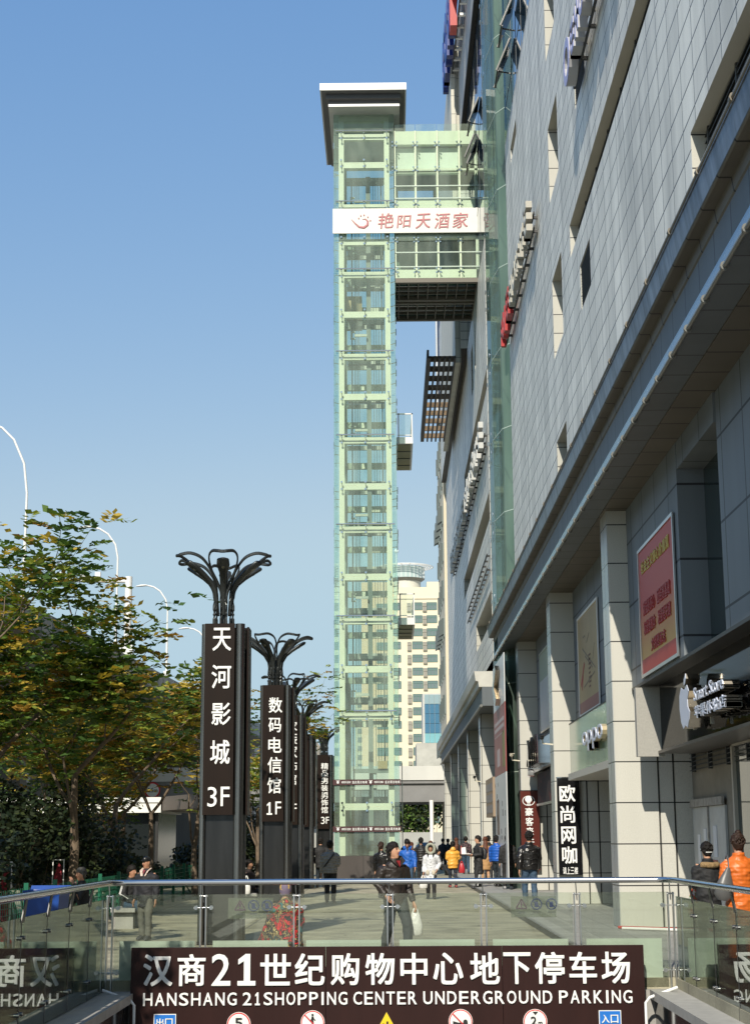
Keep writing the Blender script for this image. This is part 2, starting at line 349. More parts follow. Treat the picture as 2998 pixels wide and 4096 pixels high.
# columns
for yc in (31.4, 42.3, 53.2):
    m = MB(); cx_ = .07 if yc < 32 else 0
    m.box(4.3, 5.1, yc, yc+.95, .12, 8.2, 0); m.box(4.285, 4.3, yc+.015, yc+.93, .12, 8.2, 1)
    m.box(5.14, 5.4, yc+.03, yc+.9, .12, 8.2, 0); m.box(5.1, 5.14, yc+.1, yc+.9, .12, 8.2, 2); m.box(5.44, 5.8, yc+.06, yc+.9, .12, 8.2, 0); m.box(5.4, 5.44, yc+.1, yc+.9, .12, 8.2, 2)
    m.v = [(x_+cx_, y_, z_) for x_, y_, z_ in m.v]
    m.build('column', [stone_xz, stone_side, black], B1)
# storefront walls behind the columns
uw = tiles('upper shop wall', (.17, .19, .205), 1, 2, 1.4, 1.25, .02, noise=.08)  # wall colour lowered to stand in for shade below the canopy
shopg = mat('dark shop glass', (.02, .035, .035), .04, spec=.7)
m = MB()
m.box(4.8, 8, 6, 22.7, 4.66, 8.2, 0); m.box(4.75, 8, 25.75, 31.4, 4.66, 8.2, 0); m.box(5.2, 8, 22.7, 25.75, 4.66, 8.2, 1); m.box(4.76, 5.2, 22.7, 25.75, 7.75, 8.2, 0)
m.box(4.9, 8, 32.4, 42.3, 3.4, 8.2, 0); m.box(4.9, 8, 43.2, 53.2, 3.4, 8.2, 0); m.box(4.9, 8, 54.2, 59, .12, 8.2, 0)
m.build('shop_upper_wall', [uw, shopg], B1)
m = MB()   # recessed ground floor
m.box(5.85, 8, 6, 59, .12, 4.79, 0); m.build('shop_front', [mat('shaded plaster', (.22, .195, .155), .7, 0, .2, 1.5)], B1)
m = MB()
m.box(5.8, 5.845, 15, 27.2, .2, 3.3, 0); m.box(5.8, 5.845, 33, 41.8, .15, 3.2, 0); m.box(5.8, 5.845, 44, 52.8, .15, 3.2, 0)
m.build('shop_window', shopg, B1)
m = MB()
for y in (15, 17.6, 20.2, 22.8, 25, 27.2): m.box(5.74, 5.8, y, y+.12, .12, 3.5)
m.box(5.74, 5.84, 15, 27.3, 3.3, 3.5)
m.build('window_post', mat('beige stone post', (.45, .41, .34), .6), B1)
louvre(B1, 5.78, 15, 31.3, 3.02, 3.42, 5, 'shop_louvre', 1.6)
# shop door with torn notices
m = MB(); m.box(5.8, 5.843, 28.3, 31.3, .13, 2.35)
d_ = m.build('shop_door', mat('grey white painted door', (.42, .43, .42), .5, 0, .15, 2), B1)
m = MB(); m.box(5.77, 5.8, 29.7, 29.76, .13, 2.35); m.box(5.75, 5.8, 28.3, 31.3, 2.36, 2.5); m.build('door_frame', mat('rusty grey rail', (.3, .28, .25), .7, 0, .3, 8), d_)
m = MB()
for (a, b, c, e, k) in ((30.85, 30.6, 1.3, 1.85, 0), (30.25, 30.0, 1.4, 1.95, 0), (29.35, 29.05, 1.45, 2.0, 0), (30.95, 30.2, .75, 1.2, 1), (30.85, 30.25, .15, .72, 1), (29.6, 29.1, 1.0, 1.4, 2)):
    m.box(5.788, 5.7985, b, a, c, e, k)
m.build('notice', [mat('paper', (.65, .66, .68), .7), mat('dark print', (.05, .045, .045), .3), mat('torn red paper', (.4, .13, .1), .8)], d_)
for yy in (36.0, 46.9):
    m = MB(); m.box(5.74, 5.8, yy, yy+.06, .15, 3.2); m.box(5.7, 5.735, yy+.1, yy+.13, .9, 1.9); m.build('door_handle', steel, B1)

# ------------------------------------------------------------------ glass pier and curtain wall between the halves
GP = empty('glass_pier', (0, 0, 0), 'tall faceted green glass pier rising the full height beside the stone wall', 'glass pier')
gg = glass('green pier glass', (.58, .70, .64), .4, .26, (.24, .33, .28))
prof = [(4.42, 55.0), (4.12, 55.5), (3.9, 57.2), (3.9, 59.4), (4.1, 61.0), (4.42, 61.5)]
m = MB()
for i in range(len(prof)-1):
    a, b = prof[i], prof[i+1]
    m.quad((*b, .1), (*a, .1), (*a, 52), (*b, 52))
m.build('glass_skin', gg, GP)
m = MB(); m.box(4.3, 4.9, 57.4, 58.4, .1, 52, 0); m.box(4.6, 5.2, 55.1, 61.4, .1, 52, 1)
m.build('pier_core', [mat('pale green steel', (.34, .43, .37), .5), mat('green core', (.13, .18, .16), .5)], GP)
for i in range(15):
    z = 4.0+i*3.03; m = MB()
    for (x, y) in ((3.86, 57.6), (3.86, 59.2)):
        m.loft([(x-.02, y, z+.35), (x, y, z+.35)], .09, 8, side=(0, 0, 1)); m.loft([(x-.02, y, z-.35), (x, y, z-.35)], .09, 8)
        m.loft([(x+.08, y, z+.35), (x+.12, y+.25, z), (x+.08, y, z-.35)], .025, 6)
    for k in range(len(prof)-1): m.bar((*prof[k], z), (*prof[k+1], z), .015, .025, 1)
    m.build('glass_fitting', [chrome, mat('pale seam', (.5, .6, .52), .4)], GP)
CW = empty('curtain_wall', (0, 0, 0), 'blue mirror glass curtain wall with opened sashes above and between the stone halves', 'glass wall')
m = MB(); m.box(4.42, 9, 61.5, 67.6, .1, 52); m.box(4.45, 9, 40, 61.5, 26.75, 52); m.box(4.42, 9, 67.6, 88, 27.8, 40)
m.build('mirror_glass', curt, CW)
m = MB()
for i in range(14):
    z = 3.9+i*3.03
    if z < 27: m.box(4.412, 4.42, 61.5, 67.6, z, z+.02)
    else: m.box(4.412, 4.42, 61.5, 88, z, z+.02); m.box(4.44, 4.45, 40, 55, z, z+.03)
for y in (64.5, 67.5): m.box(4.412, 4.42, y, y+.025, .1, 40)
for y in (42, 44, 46, 48, 50, 52): m.box(4.44, 4.45, y, y+.03, 26.8, 52)
for y in (70.5, 73.5, 76.5, 79.5, 82.5): m.box(4.412, 4.42, y, y+.025, 27.8, 40)
m.build('glass_seam', seam, CW)
for (y, z, wd) in ((49.0, 28.2, 1.5), (51.2, 27.7, 1.3), (69, 34.2, 1.6), (73, 34.2, 1.6), (71, 33, 1.4), (86, 37.5, 1.4)):
    m = MB(); a = R(22); h = 1.3
    p0 = Vector((4.41, y, z+h)); p1 = p0+Vector((-math.sin(a)*h, 0, -math.cos(a)*h)); q = Vector((0, wd, 0))
    m.ext([p0, p1, p1+q, p0+q], (-.05, 0, -.02), 0)
    for k in (0, wd): m.bar(p0+Vector((-.06, k, 0)), p1+Vector((-.06, k, 0)), .05, .05, 1)
    m.bar(p1, p1+q, .05, .05, 1); m.bar((4.41, y+wd*.5, z+.3), p1+q*.5+Vector((0, 0, .3)), .04, .04, 1)
    m.build('opened_sash', [shopg, mat('aluminium sash', (.14, .14, .14), .4, .3)], CW)
m = MB(); m.box(4.2, 9, 62, 88, 40.3, 48, 0); m.box(4.19, 4.4, 62, 88, 40.0, 40.3, 1); m.build('top_band', [tiles('ribbed top band', (.4, .39, .36), 1, 2, .6, 8, .03, noise=.04), dark], CW)

# ------------------------------------------------------------------ shopping centre, far half
B2 = empty('shopping_centre', (0, 0, 0), 'far half of the stone shopping centre beyond the glass strip with long dark slots', 'building')
m = MB()
h2 = [(67.9, 89.5, 21.2, 22.1, .6), (67.8, 92, 15.3, 16.5, .6), (67.8, 80, 10.9, 12.2, .6), (78.6, 80.2, 24.2, 26.6, .5), (76, 76.8, 24.6, 27, .5)]
holed(m, XF, 67.6, 117.8, 8, 27.9, h2); m.box(5.2, 40, 67.7, 117.8, 8, 27.8); m.quad((XF, 67.6, 8), (9, 67.6, 8), (9, 67.6, 27.9), (XF, 67.6, 27.9)); m.box(XF, 40, 67.6, 117.8, 27.9, 28.0, 1)
m.box(4.05, 9, 84, 117.8, 28.0, 40, 0)
m.build('upper_wall', [stone_yz, reveal, dark], B2)
m = MB(); m.box(3.75, 4.05, 84, 104.5, 27.2, 46, 0); m.box(4.05, 6, 84.1, 104, 40, 46, 0); m.build('projecting_bay', [tiles('cream bay panels', (.55, .53, .45), 0, 2, 4, 1.1, .012, noise=.03)], B2)
m = MB()
m.ext([(3.4, 64, 8.32), (3.45, 64, 7.95), (3.5, 64, 7.93), (6, 64, 7.93), (6, 64, 8.32)], (0, 52, 0)); m.ext([(3.55, 64, 7.93), (3.58, 64, 7.7), (6, 64, 7.7), (6, 64, 7.93)], (0, 52, 0))
m.box(3.7, 6, 64.01, 116, 6.95, 7.7, 1); m.box(4.4, 6, 64.05, 117, 8.32, 9.2, 1)
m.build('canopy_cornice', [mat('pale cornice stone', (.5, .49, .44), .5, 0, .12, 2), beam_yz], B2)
m = MB(); m.loft([(3.66, 64, 6.95), (3.66, 116, 6.95)], .06, 8); m.build('lamp_tube', MATS['milky tube'], B2)
for yc in (68.5, 79.3, 90.2, 101.5, 114):
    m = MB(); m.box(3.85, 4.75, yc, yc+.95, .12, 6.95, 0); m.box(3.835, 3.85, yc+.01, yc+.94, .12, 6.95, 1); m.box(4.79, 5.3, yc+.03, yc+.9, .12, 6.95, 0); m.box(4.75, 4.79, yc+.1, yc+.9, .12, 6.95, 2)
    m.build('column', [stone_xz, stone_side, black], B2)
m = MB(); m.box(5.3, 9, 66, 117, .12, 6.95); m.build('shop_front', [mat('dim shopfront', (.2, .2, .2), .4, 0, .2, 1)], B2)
# rusty trellis hung below the projecting bay
m = MB(); rust = mat('rusty timber slats', (.17, .12, .075), .8, 0, .5, 3); dk = mat('dark steel bars', (.045, .04, .038), .6)
for i in range(10):
    y = 84.2+i*1.9; m.box(2.3, 3.75, y, y+.14, 27.35, 27.65, 0)
for i in range(6):
    x = 2.3+i*.27; m.box(x, x+.10, 83.2, 101.8, 27.2, 27.35, 1)
m.box(2.18, 2.3, 83.2, 101.8, 27.2, 27.7, 1)
m.build('trellis_canopy', [rust, dk], None, None, 0, 'rusty slatted trellis canopy jutting from the far stone wall', 'trellis')
# ------------------------------------------------------------------ glass lift tower with bridge
TW = empty('lift_tower', (-1.02, 76, 0), 'tall pale green glass lift tower standing on a dark granite plinth in the plaza', 'lift tower')
def tb(m): # tower parts are modelled in world coordinates
    m.v = [(x+1.02, y-76, z) for (x, y, z) in m.v]; return m
cream = mat('pale green painted steel', (.71, .76, .58), .45, 0, .05, 2)
tgl = glass('tower glass', (.94, .98, .955), .5, .06, (.8, .9, .75), base=.03)
tgs = glass('tower side glass', (.80, .93, .90), .5, .025, (.6, .75, .66), base=.05)
tx0, tx1, ty0, ty1 = -2.5, .43, 73.0, 79.0
fx0, fx1 = -2.26, .2
BZ = [35.49, 34.02, 31.84, 30.05, 28.39, 26.38, 24.28, 22.3, 20.18, 17.95, 15.9, 13.66, 11.61, 9.38, 7.26, 3.19]
m = MB(); m.box(tx0-.05, tx1+.12, ty0-.05, ty1, 0, 1.03); tb(m).build('plinth', tiles('dark speckled granite', (.085, .075, .07), 0, 2, 1.2, 2, .01, jcol=(.02, .02, .02), rough=.25, noise=.06, speck=.5), TW)
for (x, y) in ((fx0, 73.2), (fx1-.25, 73.2), (fx0, 78.5), (fx1-.25, 78.5)):
    m = MB(); m.box(x, x+.25, y, y+.25, 1.03, 36.6); tb(m).build('frame_post', cream, TW)
for z in BZ+[36.45]:
    m = MB(); h = .15
    for y in (73.21, 78.51): m.box(fx0+.25, fx1-.25, y, y+.23, z-h, z+h)
    for x in (fx0+.01, fx1-.24): m.box(x, x+.23, 73.46, 78.5, z-h, z+h)
    tb(m).build('ring_beam', cream, TW)
m = MB()
zs = [1.03]+sorted(BZ)+[36.6]
for a, b in zip(zs, zs[1:]): m.box(tx0, tx1, ty0, ty0+.02, a+.012, b-.012)
tb(m).build('front_glass', tgl, TW)
m = MB()
for a, b in zip(zs, zs[1:]):
    for x in (tx0, tx1-.02): m.box(x, x+.02, ty0+.03, ty1, a+.012, b-.012)
    m.box(tx0+.03, tx1-.03, ty1-.02, ty1, a+.012, b-.012)
tb(m).build('side_glass', tgs, TW)
for z in BZ:
    for x in (-2.14, -1.03, .08):
        m = MB()
        for dz in (.17, -.17): m.loft([(x, 72.94, z+dz), (x, 72.99, z+dz)], .05, 8); m.loft([(x, 73.0, z+dz), (x+.03, 73.16, z)], .02, 6)
        tb(m).build('glass_fitting', chrome, TW)
    for y in (74.2, 76, 77.8):
        for x in (tx0-.04, tx1+.04):
            m = MB(); m.loft([(x, y, z-.17), (x, y, z+.17)], .025, 6); m.bar((x, y, z), (fx0 if x < -1 else fx1, y+.25, z), .03, .03)
            tb(m).build('side_fitting', chrome, TW)
for z in BZ[0::2]:
    m = MB(); m.loft([(tx0+.1, 72.9, z+.2), (tx1-.1, 72.9, z+.2)], .035, 8); tb(m).build('bracket_rail', chrome, TW)
# inside: guide posts, cables, landings, counterweight
gst = mat('grey green guide steel', (.17, .22, .19), .45); band = mat('pale landing band', (.5, .55, .47), .5); shaft = mat('dark shaft steel', (.06, .085, .08), .5)
m = MB(); m.box(-.98, -.76, 75.5, 75.75, 1.03, 34.4); tb(m).build('guide_post', gst, TW)
m = MB()
for x in (-1.55, -1.48, -1.4, -1.33, -.62, -.5, -.38, -.1): m.loft([(x, 75.4, 1.1), (x, 75.4, 34.3)], .013, 5)
for x in (-2.02, -1.72, -.25): m.box(x, x+.06, 75.6, 75.7, 1.05, 34.3)
tb(m).build('lift_cable', shaft, TW)
for a, b in zip(sorted(BZ), sorted(BZ)[1:]):
    m = MB(); m.box(fx0+.3, fx1-.3, 77.6, 77.75, a+.95, a+1.22, 0); m.box(fx0+.3, fx1-.3, 77.58, 77.6, a+.86, a+.95, 1); m.box(fx0+.3, fx1-.3, 76.4, 76.5, a+.3, a+.52, 2)
    for k in range(3): m.box(fx0+.5+k*.62, fx0+.7+k*.62, 76.38, 76.4, a+.31, a+.5, 0)
    tb(m).build('landing', [band, shaft, gst], TW)
for i, z in enumerate((33.0, 26.0, 21.2, 17.0, 13.0, 8.4, 24.9)):
    m = MB(); x = -1.75; m.box(x, x+.06, 75.2, 75.35, z-.2, z+.2); m.box(x, x+.22, 75.2, 75.35, z+.14, z+.2); m.box(x, x+.22, 75.2, 75.35, z-.2, z-.14); m.box(x+.2, -.95, 75.25, 75.35, z-.06, z+.06)
    tb(m).build('guide_bracket', band, TW)
m = MB(); m.box(-2.0, -1.2, 75.8, 76.1, 27.0, 28.2, 0); m.box(-2.0, -1.2, 75.8, 76.1, 26.5, 26.9, 1); tb(m).build('counterweight', [mat('ochre steel', (.42, .34, .16), .5), gst], TW)
m = MB(); m.box(-1.6, -.3, 75.9, 76.8, 32.6, 33.1, 0); m.loft([(-1.3, 75.85, 32.4), (-.5, 75.85, 32.4)], .25, 12, 0); m.box(-.5, -.2, 75.6, 75.9, 31.9, 32.7, 1); m.box(-2.1, 0, 75.6, 76.4, 31.9, 32.05, 1)
tb(m).build('winding_machine', [mat('dark green machine', (.06, .2, .13), .4), gst], TW)
m = MB(); m.box(-1.7, -.95, 75, 76.6, 4.0, 4.75, 0); m.box(-.6, .0, 75, 76.6, 4.0, 4.75, 0); m.box(-1.7, 0, 75, 76.6, 4.75, 4.95, 1); m.box(-.55, -.1, 74.9, 75, 4.95, 5.3, 2); m.box(-2.1, -1.8, 76, 76.2, 1.1, 9, 1)
tb(m).build('lift_pit_gear', [mat('frosted white box', (.6, .66, .6), .3), gst, mat('ochre steel', (.42, .34, .16))], TW)
m = MB(); m.box(-2.0, -.15, 76.7, 78.3, 1.05, 3.3, 0); m.box(-1.9, -.25, 76.66, 76.7, 1.4, 3.0, 1); m.box(-2.0, -.15, 76.6, 78.4, 3.3, 3.5, 2); tb(m).build('lift_car', [mat('dark teal car', (.03, .06, .055), .3), shopg, gst], TW)
# roof
rw = mat('white roof cladding', (.74, .74, .72), .35, .1, .05, 2); rg = mat('grey soffit metal', (.16, .16, .16), .5, .1)
m = MB(); m.box(-3.12, 1.05, 71.6, 80.4, 37.2, 37.55, 0); m.box(-2.85, .8, 72, 80, 36.95, 37.2, 1); m.box(-2.72, .68, 72.25, 79.7, 36.7, 36.95, 1); m.box(-2.72, .72, 72.1, 79.8, 36.58, 36.7, 0); m.box(-3.05, .98, 71.7, 80.3, 37.17, 37.2, 1)
tb(m).build('roof', [rw, rg], TW)
for (zt, zs_, zb) in ((21.93, 20.77, 20.45), (13.12, 11.99, 11.66)):
    m = MB(); m.box(.45, 1.24, 75, 80.8, zb, zs_, 0); m.box(.5, 1.15, 75.2, 80.6, zb-.02, zb, 1)
    for y in (76.5, 78, 79.5): m.box(.5, 1.15, y, y+.06, zb-.05, zb-.02, 2)
    b_ = tb(m).build('service_balcony', [cream if 0 else rw, mat('olive soffit', (.26, .25, .12), .5), shaft], TW)
    m = MB()
    for (x, y) in ((.55, 75.03), (1.2, 75.03), (1.2, 80.7), (1.2, 78)): m.box(x-.03, x+.03, y-.03, y+.03, zs_, zt)
    m.bar((.5, 75.03, zt), (1.24, 75.03, zt), .06, .06); m.bar((1.21, 75, zt), (1.21, 80.7, zt), .06, .06); m.bar((.5, 75.03, zs_+.1), (1.24, 75.03, zs_+.1), .04, .04)
    tb(m).build('railing', rw, b_)
    m = MB(); m.box(.6, 1.15, 75.02, 75.03, zs_+.12, zt-.05); tb(m).build('railing_glass', tgl, b_)
# dark red banner strips round the foot of the tower
for z in (6.0, 3.85-1.72):
    pass
for (zc, nm) in ((4.27, 0), (2.2, 0)):
    m = MB(); m.box(tx0-.06, tx1+.06, 72.93, 72.96, zc-.125, zc+.125, 0)
    for k in range(2):
        x0 = tx0+.05+k*1.47
        m.ball((x0+.12, 72.92, zc-.015), .06, .01, .055, 8, 1)
        for i in range(4): m.bar((x0+.08+.03*i, 72.925, zc+.04), (x0+.05+.045*i, 72.925, zc+.09), .008, .02, 1)
        for i, ch in enumerate('艳阳天酒家'): m.glyph(ch, (x0+.28+i*.085, 72.92, zc-.05), (1, 0, 0), (0, 0, 1), .075, .1, .01, 1)
        for i, ch in enumerate('直达观光电梯'): m.glyph(ch, (x0+.76+i*.115, 72.92, zc-.06), (1, 0, 0), (0, 0, 1), .095, .12, .01, 1)
    tb(m).build('banner_strip', [mat('maroon band', (.055, .018, .02), .5), mat('white lettering', (.82, .82, .8), .5)], TW)

BR = empty('glass_bridge', (2.5, 76, 28), 'glass walled bridge joining the lift tower to the stone building high up', 'bridge')
def bb(m): m.v = [(x-2.5, y-76, z-28) for (x, y, z) in m.v]; return m
bx0, bx1, by1 = .46, 4.6, 78.9
XS = [.46, 1.47, 2.53, 3.6, 4.62]
m = MB()
for (a, b) in ((35.05, 35.75), (31.7, 32.2), (30.2, 31.7), (28.15, 28.6), (33.68, 33.78)): m.box(bx0, bx1, by1-.3, by1, a, b)
for x in (.46, 2.5, 4.4): m.box(x, x+.2, by1-.28, by1-.02, 28.15, 35.7)
bb(m).build('rear_frame', cream, BR); m = MB()
for (a, b) in ((35.05, 35.75), (31.7, 32.2), (30.2, 31.7), (28.15, 28.6), (33.68, 33.78)): m.box(bx0, bx1, 73.15, 73.4, a, b)
for x in XS: m.box(x-.05 if x > 1 else x, x+.05, 73.1, 73.3, 28.15, 35.75)
m.box(4.35, 4.6, 73.15, 73.45, 28.1, 35.75)
bb(m).build('bridge_frame', cream, BR)
m = MB(); m.box(bx0, bx1, 73.45, 78.6, 35.2, 35.3); m.box(bx0, bx1, 73.4, 78.6, 31.8, 32.0); m.box(bx0, bx1, 73.45, 78.6, 28.45, 28.5, 0); bb(m).build('floor_slab', mat('cream slab', (.5, .52, .42), .6), BR)
m = MB()
for i in range(4):
    a, b = XS[i]+.02, XS[i+1]-.02
    for (c, e) in ((28.1, 29.98), (29.99, 31.9), (31.91, 33.7), (33.71, 36.05)): m.box(a, b, 73.0, 73.02, c+.01, e-.01)
m.box(4.6, 4.62, 73.0, by1, 28.1, 36.0); m.box(bx0, 4.6, by1+.02, by1+.04, 28.1, 36)
m.box(4.63, 5.2, 73.6, 73.62, 28.1, 36.0)
bb(m).build('bridge_glass', tgl, BR)
m = MB(); m.box(.5, 3.75, 73.5, 73.53, 33.6, 35.0); bb(m).build('roller_blind', mat('white blind', (.7, .78, .66), .6), BR)
m = MB(); m.box(2.2, 4.3, 74.5, 78, 28.6, 31.5); m.box(.5, 4.5, 77.8, 78.3, 32, 33.6)
bb(m).build('inner_wall', mat('dim green interior', (.06, .11, .10), .5), BR)
m = MB()
for z in (32.86, 29.45, 28.72, 32.22): m.bar((bx0, 73.08, z), (bx1, 73.08, z), .04, .05)
bb(m).build('hand_rail', whitep, BR)
for z in (35.0, 33.7, 31.93, 30.05, 28.5):
    for x in XS:
        m = MB()
        for dx in (-.1, .1):
            for dz in (-.1, .1): m.loft([(x+dx, 72.95, z+dz), (x+dx, 73, z+dz)], .04, 6); m.bar((x+dx, 73.05, z+dz), (x, 73.08, z), .025, .025)
        bb(m).build('glass_fitting', chrome, BR)
m = MB(); ug = mat('bridge underside steel', (.13, .115, .09), .5)
for y in (73.0, 75.6, 76.1, 78.7): m.box(bx0, 4.5, y, y+.25, 27.9, 28.12, 0)
for y in (74.2, 74.9, 77.2, 77.9): m.box(bx0, 4.5, y, y+.05, 27.95, 28.1, 0)
for i in range(9): m.box(.6+i*.47, .65+i*.47, 73.2, 78.7, 27.94, 28.1, 0)
m.box(bx0, 4.5, 73.2, 78.7, 28.13, 28.44, 1); m.box(bx0, 4.5, 75.75, 76.1, 27.98, 28.12, 2)
bb(m).build('under_frame', [ug, mat('teal glass floor', (.03, .09, .08), .15), mat('olive soffit', (.26, .25, .12))], BR)
m = MB()
for i in range(8): m.bar((1.4+i*.4, 75, 36.02), (1.4+i*.4, 75, 36.25), .12, .12)
bb(m).build('roof_lamp', black, BR)
# illuminated restaurant board across tower and bridge
BD = empty('restaurant_sign', (1, 72.9, 30), 'long white board with faded red calligraphy across the tower and the bridge', 'sign')
m = MB(); m.box(-3.54, 3.68, -.06, 0, .36, 1.62); m.build('board', mat('translucent white board', (.70, .70, .64), .5, 0, .04, 2), BD)
red = mat('faded red lettering', (.46, .17, .18), .6)
m = MB(); 
for (ch, a, b, c, e) in (('艳', 568, 680, 1015, 1128), ('阳', 708, 805, 1030, 1122), ('天', 845, 950, 1018, 1128), ('酒', 983, 1088, 1015, 1128), ('家', 1115, 1225, 1010, 1125)):
    p = at(1200+a/1.8356, 300+e/1.8356, 72.8); q = at(1200+b/1.8356, 300+c/1.8356, 72.8)
    v = Vector((.12, 0, 1))
    m.glyph(ch, (p.x-1, -.07, p.z-30), (1, 0, .05), (.1, 0, 1), q.x-p.x, q.z-p.z, .008, 0, .018)
m.build('lettering', red, BD)
m = MB(); c = at(1200+460/1.8356, 300+1080/1.8356, 72.8); cx, cz = c.x-1, c.z-30
pts = []
for i in range(17):
    t = R(150+i*15); pts.append((cx+.18*math.cos(t)+.04, -.075, cz+.19*math.sin(t)-.02))
m.loft([(cx-.6, -.075, cz+.1), (cx-.38, -.075, cz-.08)]+pts[4:], [(.02, .01)]+[(.04, .01)]*4+[(.06, .01)]*6+[(.03, .01)]*4, 6) if False else None
tail = [(cx-.55, -.075, cz+.15), (cx-.38, -.075, cz-.05), (cx-.18, -.075, cz-.24), (cx+.05, -.075, cz-.27), (cx+.22, -.075, cz-.14), (cx+.24, -.075, cz+.05), (cx+.12, -.075, cz+.17), (cx-.02, -.075, cz+.15)]
m.loft(tail, [(.01, .012), (.012, .03), (.012, .05), (.012, .065), (.012, .06), (.012, .045), (.012, .03), (.01, .01)], 8, side=(0, 1, 0))
for (a, b) in ((-.2, .2), (-.1, .33), (.06, .36), (.24, .26), (.36, .08)): m.ball((cx+a, -.075, cz+b), .035, .012, .05, 8)
m.build('emblem', red, BD)
# ------------------------------------------------------------------ glass balustrade round the ramp
RL = 1.26
BA = empty('glass_balustrade', (0, 21.9, 0), 'stainless steel and glass balustrade round the car park ramp with frosted strips', 'balustrade')
rgl = glass('balustrade glass', (.87, .905, .86), .55, .04, (.32, .33, .28), base=.05)
sgl = glass('side balustrade glass', (.56, .60, .54), .75, .07, (.16, .165, .14), base=.12)
frost = mat('pale mint frosted film', (.78, .83, .78), .5, 0, .05, 3)
PX = [-3.72+i*(7.42/6) for i in range(7)]
def q(m): m.v = [(x, y-21.9, z) for (x, y, z) in m.v]; return m
m = MB(); m.loft([(-3.78, 8, RL), (-3.72, 21.6, RL), (-3.66, 21.72, RL), (-3.5, 21.78, RL), (3.5, 21.78, RL), (3.62, 21.74, RL), (3.72, 21.5, RL), (3.8, 8, RL)], .038, 12, side=None); q(m).build('handrail', mat('polished handrail steel', (.62, .62, .62), .16, 1), BA)
for i in range(6):
    m = MB(); m.box(PX[i]+.05, PX[i+1]-.05, 21.9, 21.915, -.12, 1.1); pn = q(m).build('glass_panel', rgl, BA)
    m = MB(); m.box(PX[i]+.12, PX[i+1]-.12, 21.93, 21.934, -.1, .5); q(m).build('frosted_strip', frost, pn)
    if i in (1, 4):
        m = MB(); c = (PX[i]+PX[i+1])/2+(.0 if i == 1 else .05)
        cols = [0, 1, 1]
        m.box(c-.3, c+.3, 21.925, 21.928, .78, 1.05, 2)
        for k in range(3):
            x = c-.16+k*.2 if i == 4 else c-.14+k*.18; z = .95
            if k == 0:
                for (a, b) in (((-.07, -.055), (.07, -.055)), ((.07, -.055), (0, .065)), ((0, .065), (-.07, -.055))): m.bar((x+a[0], 21.92, z+a[1]), (x+b[0], 21.92, z+b[1]), .006, .014, 0)
                m.bar((x, 21.92, z+.03), (x, 21.92, z-.02), .012, .012, 0); m.bar((x, 21.92, z-.03), (x, 21.92, z-.042), .012, .012, 0)
            else:
                for j in range(16):
                    a, b = 2*math.pi*j/16, 2*math.pi*(j+1)/16; m.bar((x+.068*math.cos(a), 21.92, z+.068*math.sin(a)), (x+.068*math.cos(b), 21.92, z+.068*math.sin(b)), .006, .013, 1)
                m.bar((x-.045, 21.92, z+.045), (x+.045, 21.92, z-.045), .006, .012, 1); m.box(x-.025, x+.02, 21.921, 21.924, z-.04, z+.03, 1)
            m.box(x-.05, x+.05, 21.921, 21.924, z-.115, z-.095, 3)
        q(m).build('safety_sticker', [mat('purple print', (.1, .02, .1), .5), mat('blue print', (.02, .04, .2), .5), glass('sticker film', (.8, .82, .78), .2, .22, (.35, .36, .32)), mat('grey print', (.16, .16, .17), .6)], pn)
for i, x in enumerate(PX):
    m = MB()
    for dx in (-.035, .035): m.box(x+dx-.008, x+dx+.008, 21.8, 21.88, -.15, 1.1)
    m.loft([(x, 21.82, 1.0), (x-.015, 21.8, 1.23)], .008, 6); m.loft([(x-.05, 21.83, 1.08), (x+.05, 21.83, 1.08)], .012, 6)
    m.loft([(x-.13, 21.85, .93), (x+.13, 21.85, .93)], .008, 6)
    for dx in (-.1, .1): m.loft([(x+dx, 21.83, .93), (x+dx, 21.9, .93)], .028, 10)
    if i in (0, 6):
        m.loft([(x-.13, 21.85, .1), (x+.13, 21.85, .1)], .008, 6)
        for dx in (-.1, .1): m.loft([(x+dx, 21.83, .1), (x+dx, 21.9, .1)], .028, 10)
    q(m).build('post', steel, BA)
for sx in (-1, 1):
    X = -3.76 if sx < 0 else 3.76
    ys = [21.75-i*1.25 for i in range(11)]
    for i in range(10):
        m = MB(); m.box(X-.008, X+.008, ys[i+1]+.015, ys[i]-.015, -.12, 1.05); pn = q(m).build('side_glass_panel', sgl, BA)
        m = MB(); m.box(X+.02*sx, X+.024*sx, ys[i+1]+.1, ys[i]-.1, -.1, .42) if i > 0 else m.box(X+.02*sx, X+.024*sx, ys[i+1]+.1, ys[i]-.25, -.1, .42)
        q(m).build('frosted_strip', mat('shaded film', (.3, .36, .31), .5), pn) if 0 else None
        for dy in (.08, -.08):
            for z in (.85, .1):
                m = MB(); m.loft([(X-.035*sx, ys[i+1]+dy, z), (X+.02*sx, ys[i+1]+dy, z)], .02, 8); q(m).build('clamp', mat('grey steel clamp', (.22, .22, .22), .3, .9), pn)
        m = MB(); m.box(X-.010, X+.010, ys[i+1]-.012, ys[i+1]+.012, -.12, 1.05); q(m).build('panel_seam', black, BA)
        m = MB(); p = Vector((X, ys[i+1], .98)); m.ext([(X+.004, ys[i+1]-.05, 1.0), (X+.004, ys[i+1]+.09, 1.0), (X-.02*sx, ys[i+1]+.16, RL-.03), (X-.02*sx, ys[i+1]+.06, RL-.03)], (.012*-sx, 0, 0)); q(m).build('rail_bracket', mat('dark steel bracket', (.06, .06, .06), .4, .6), BA)
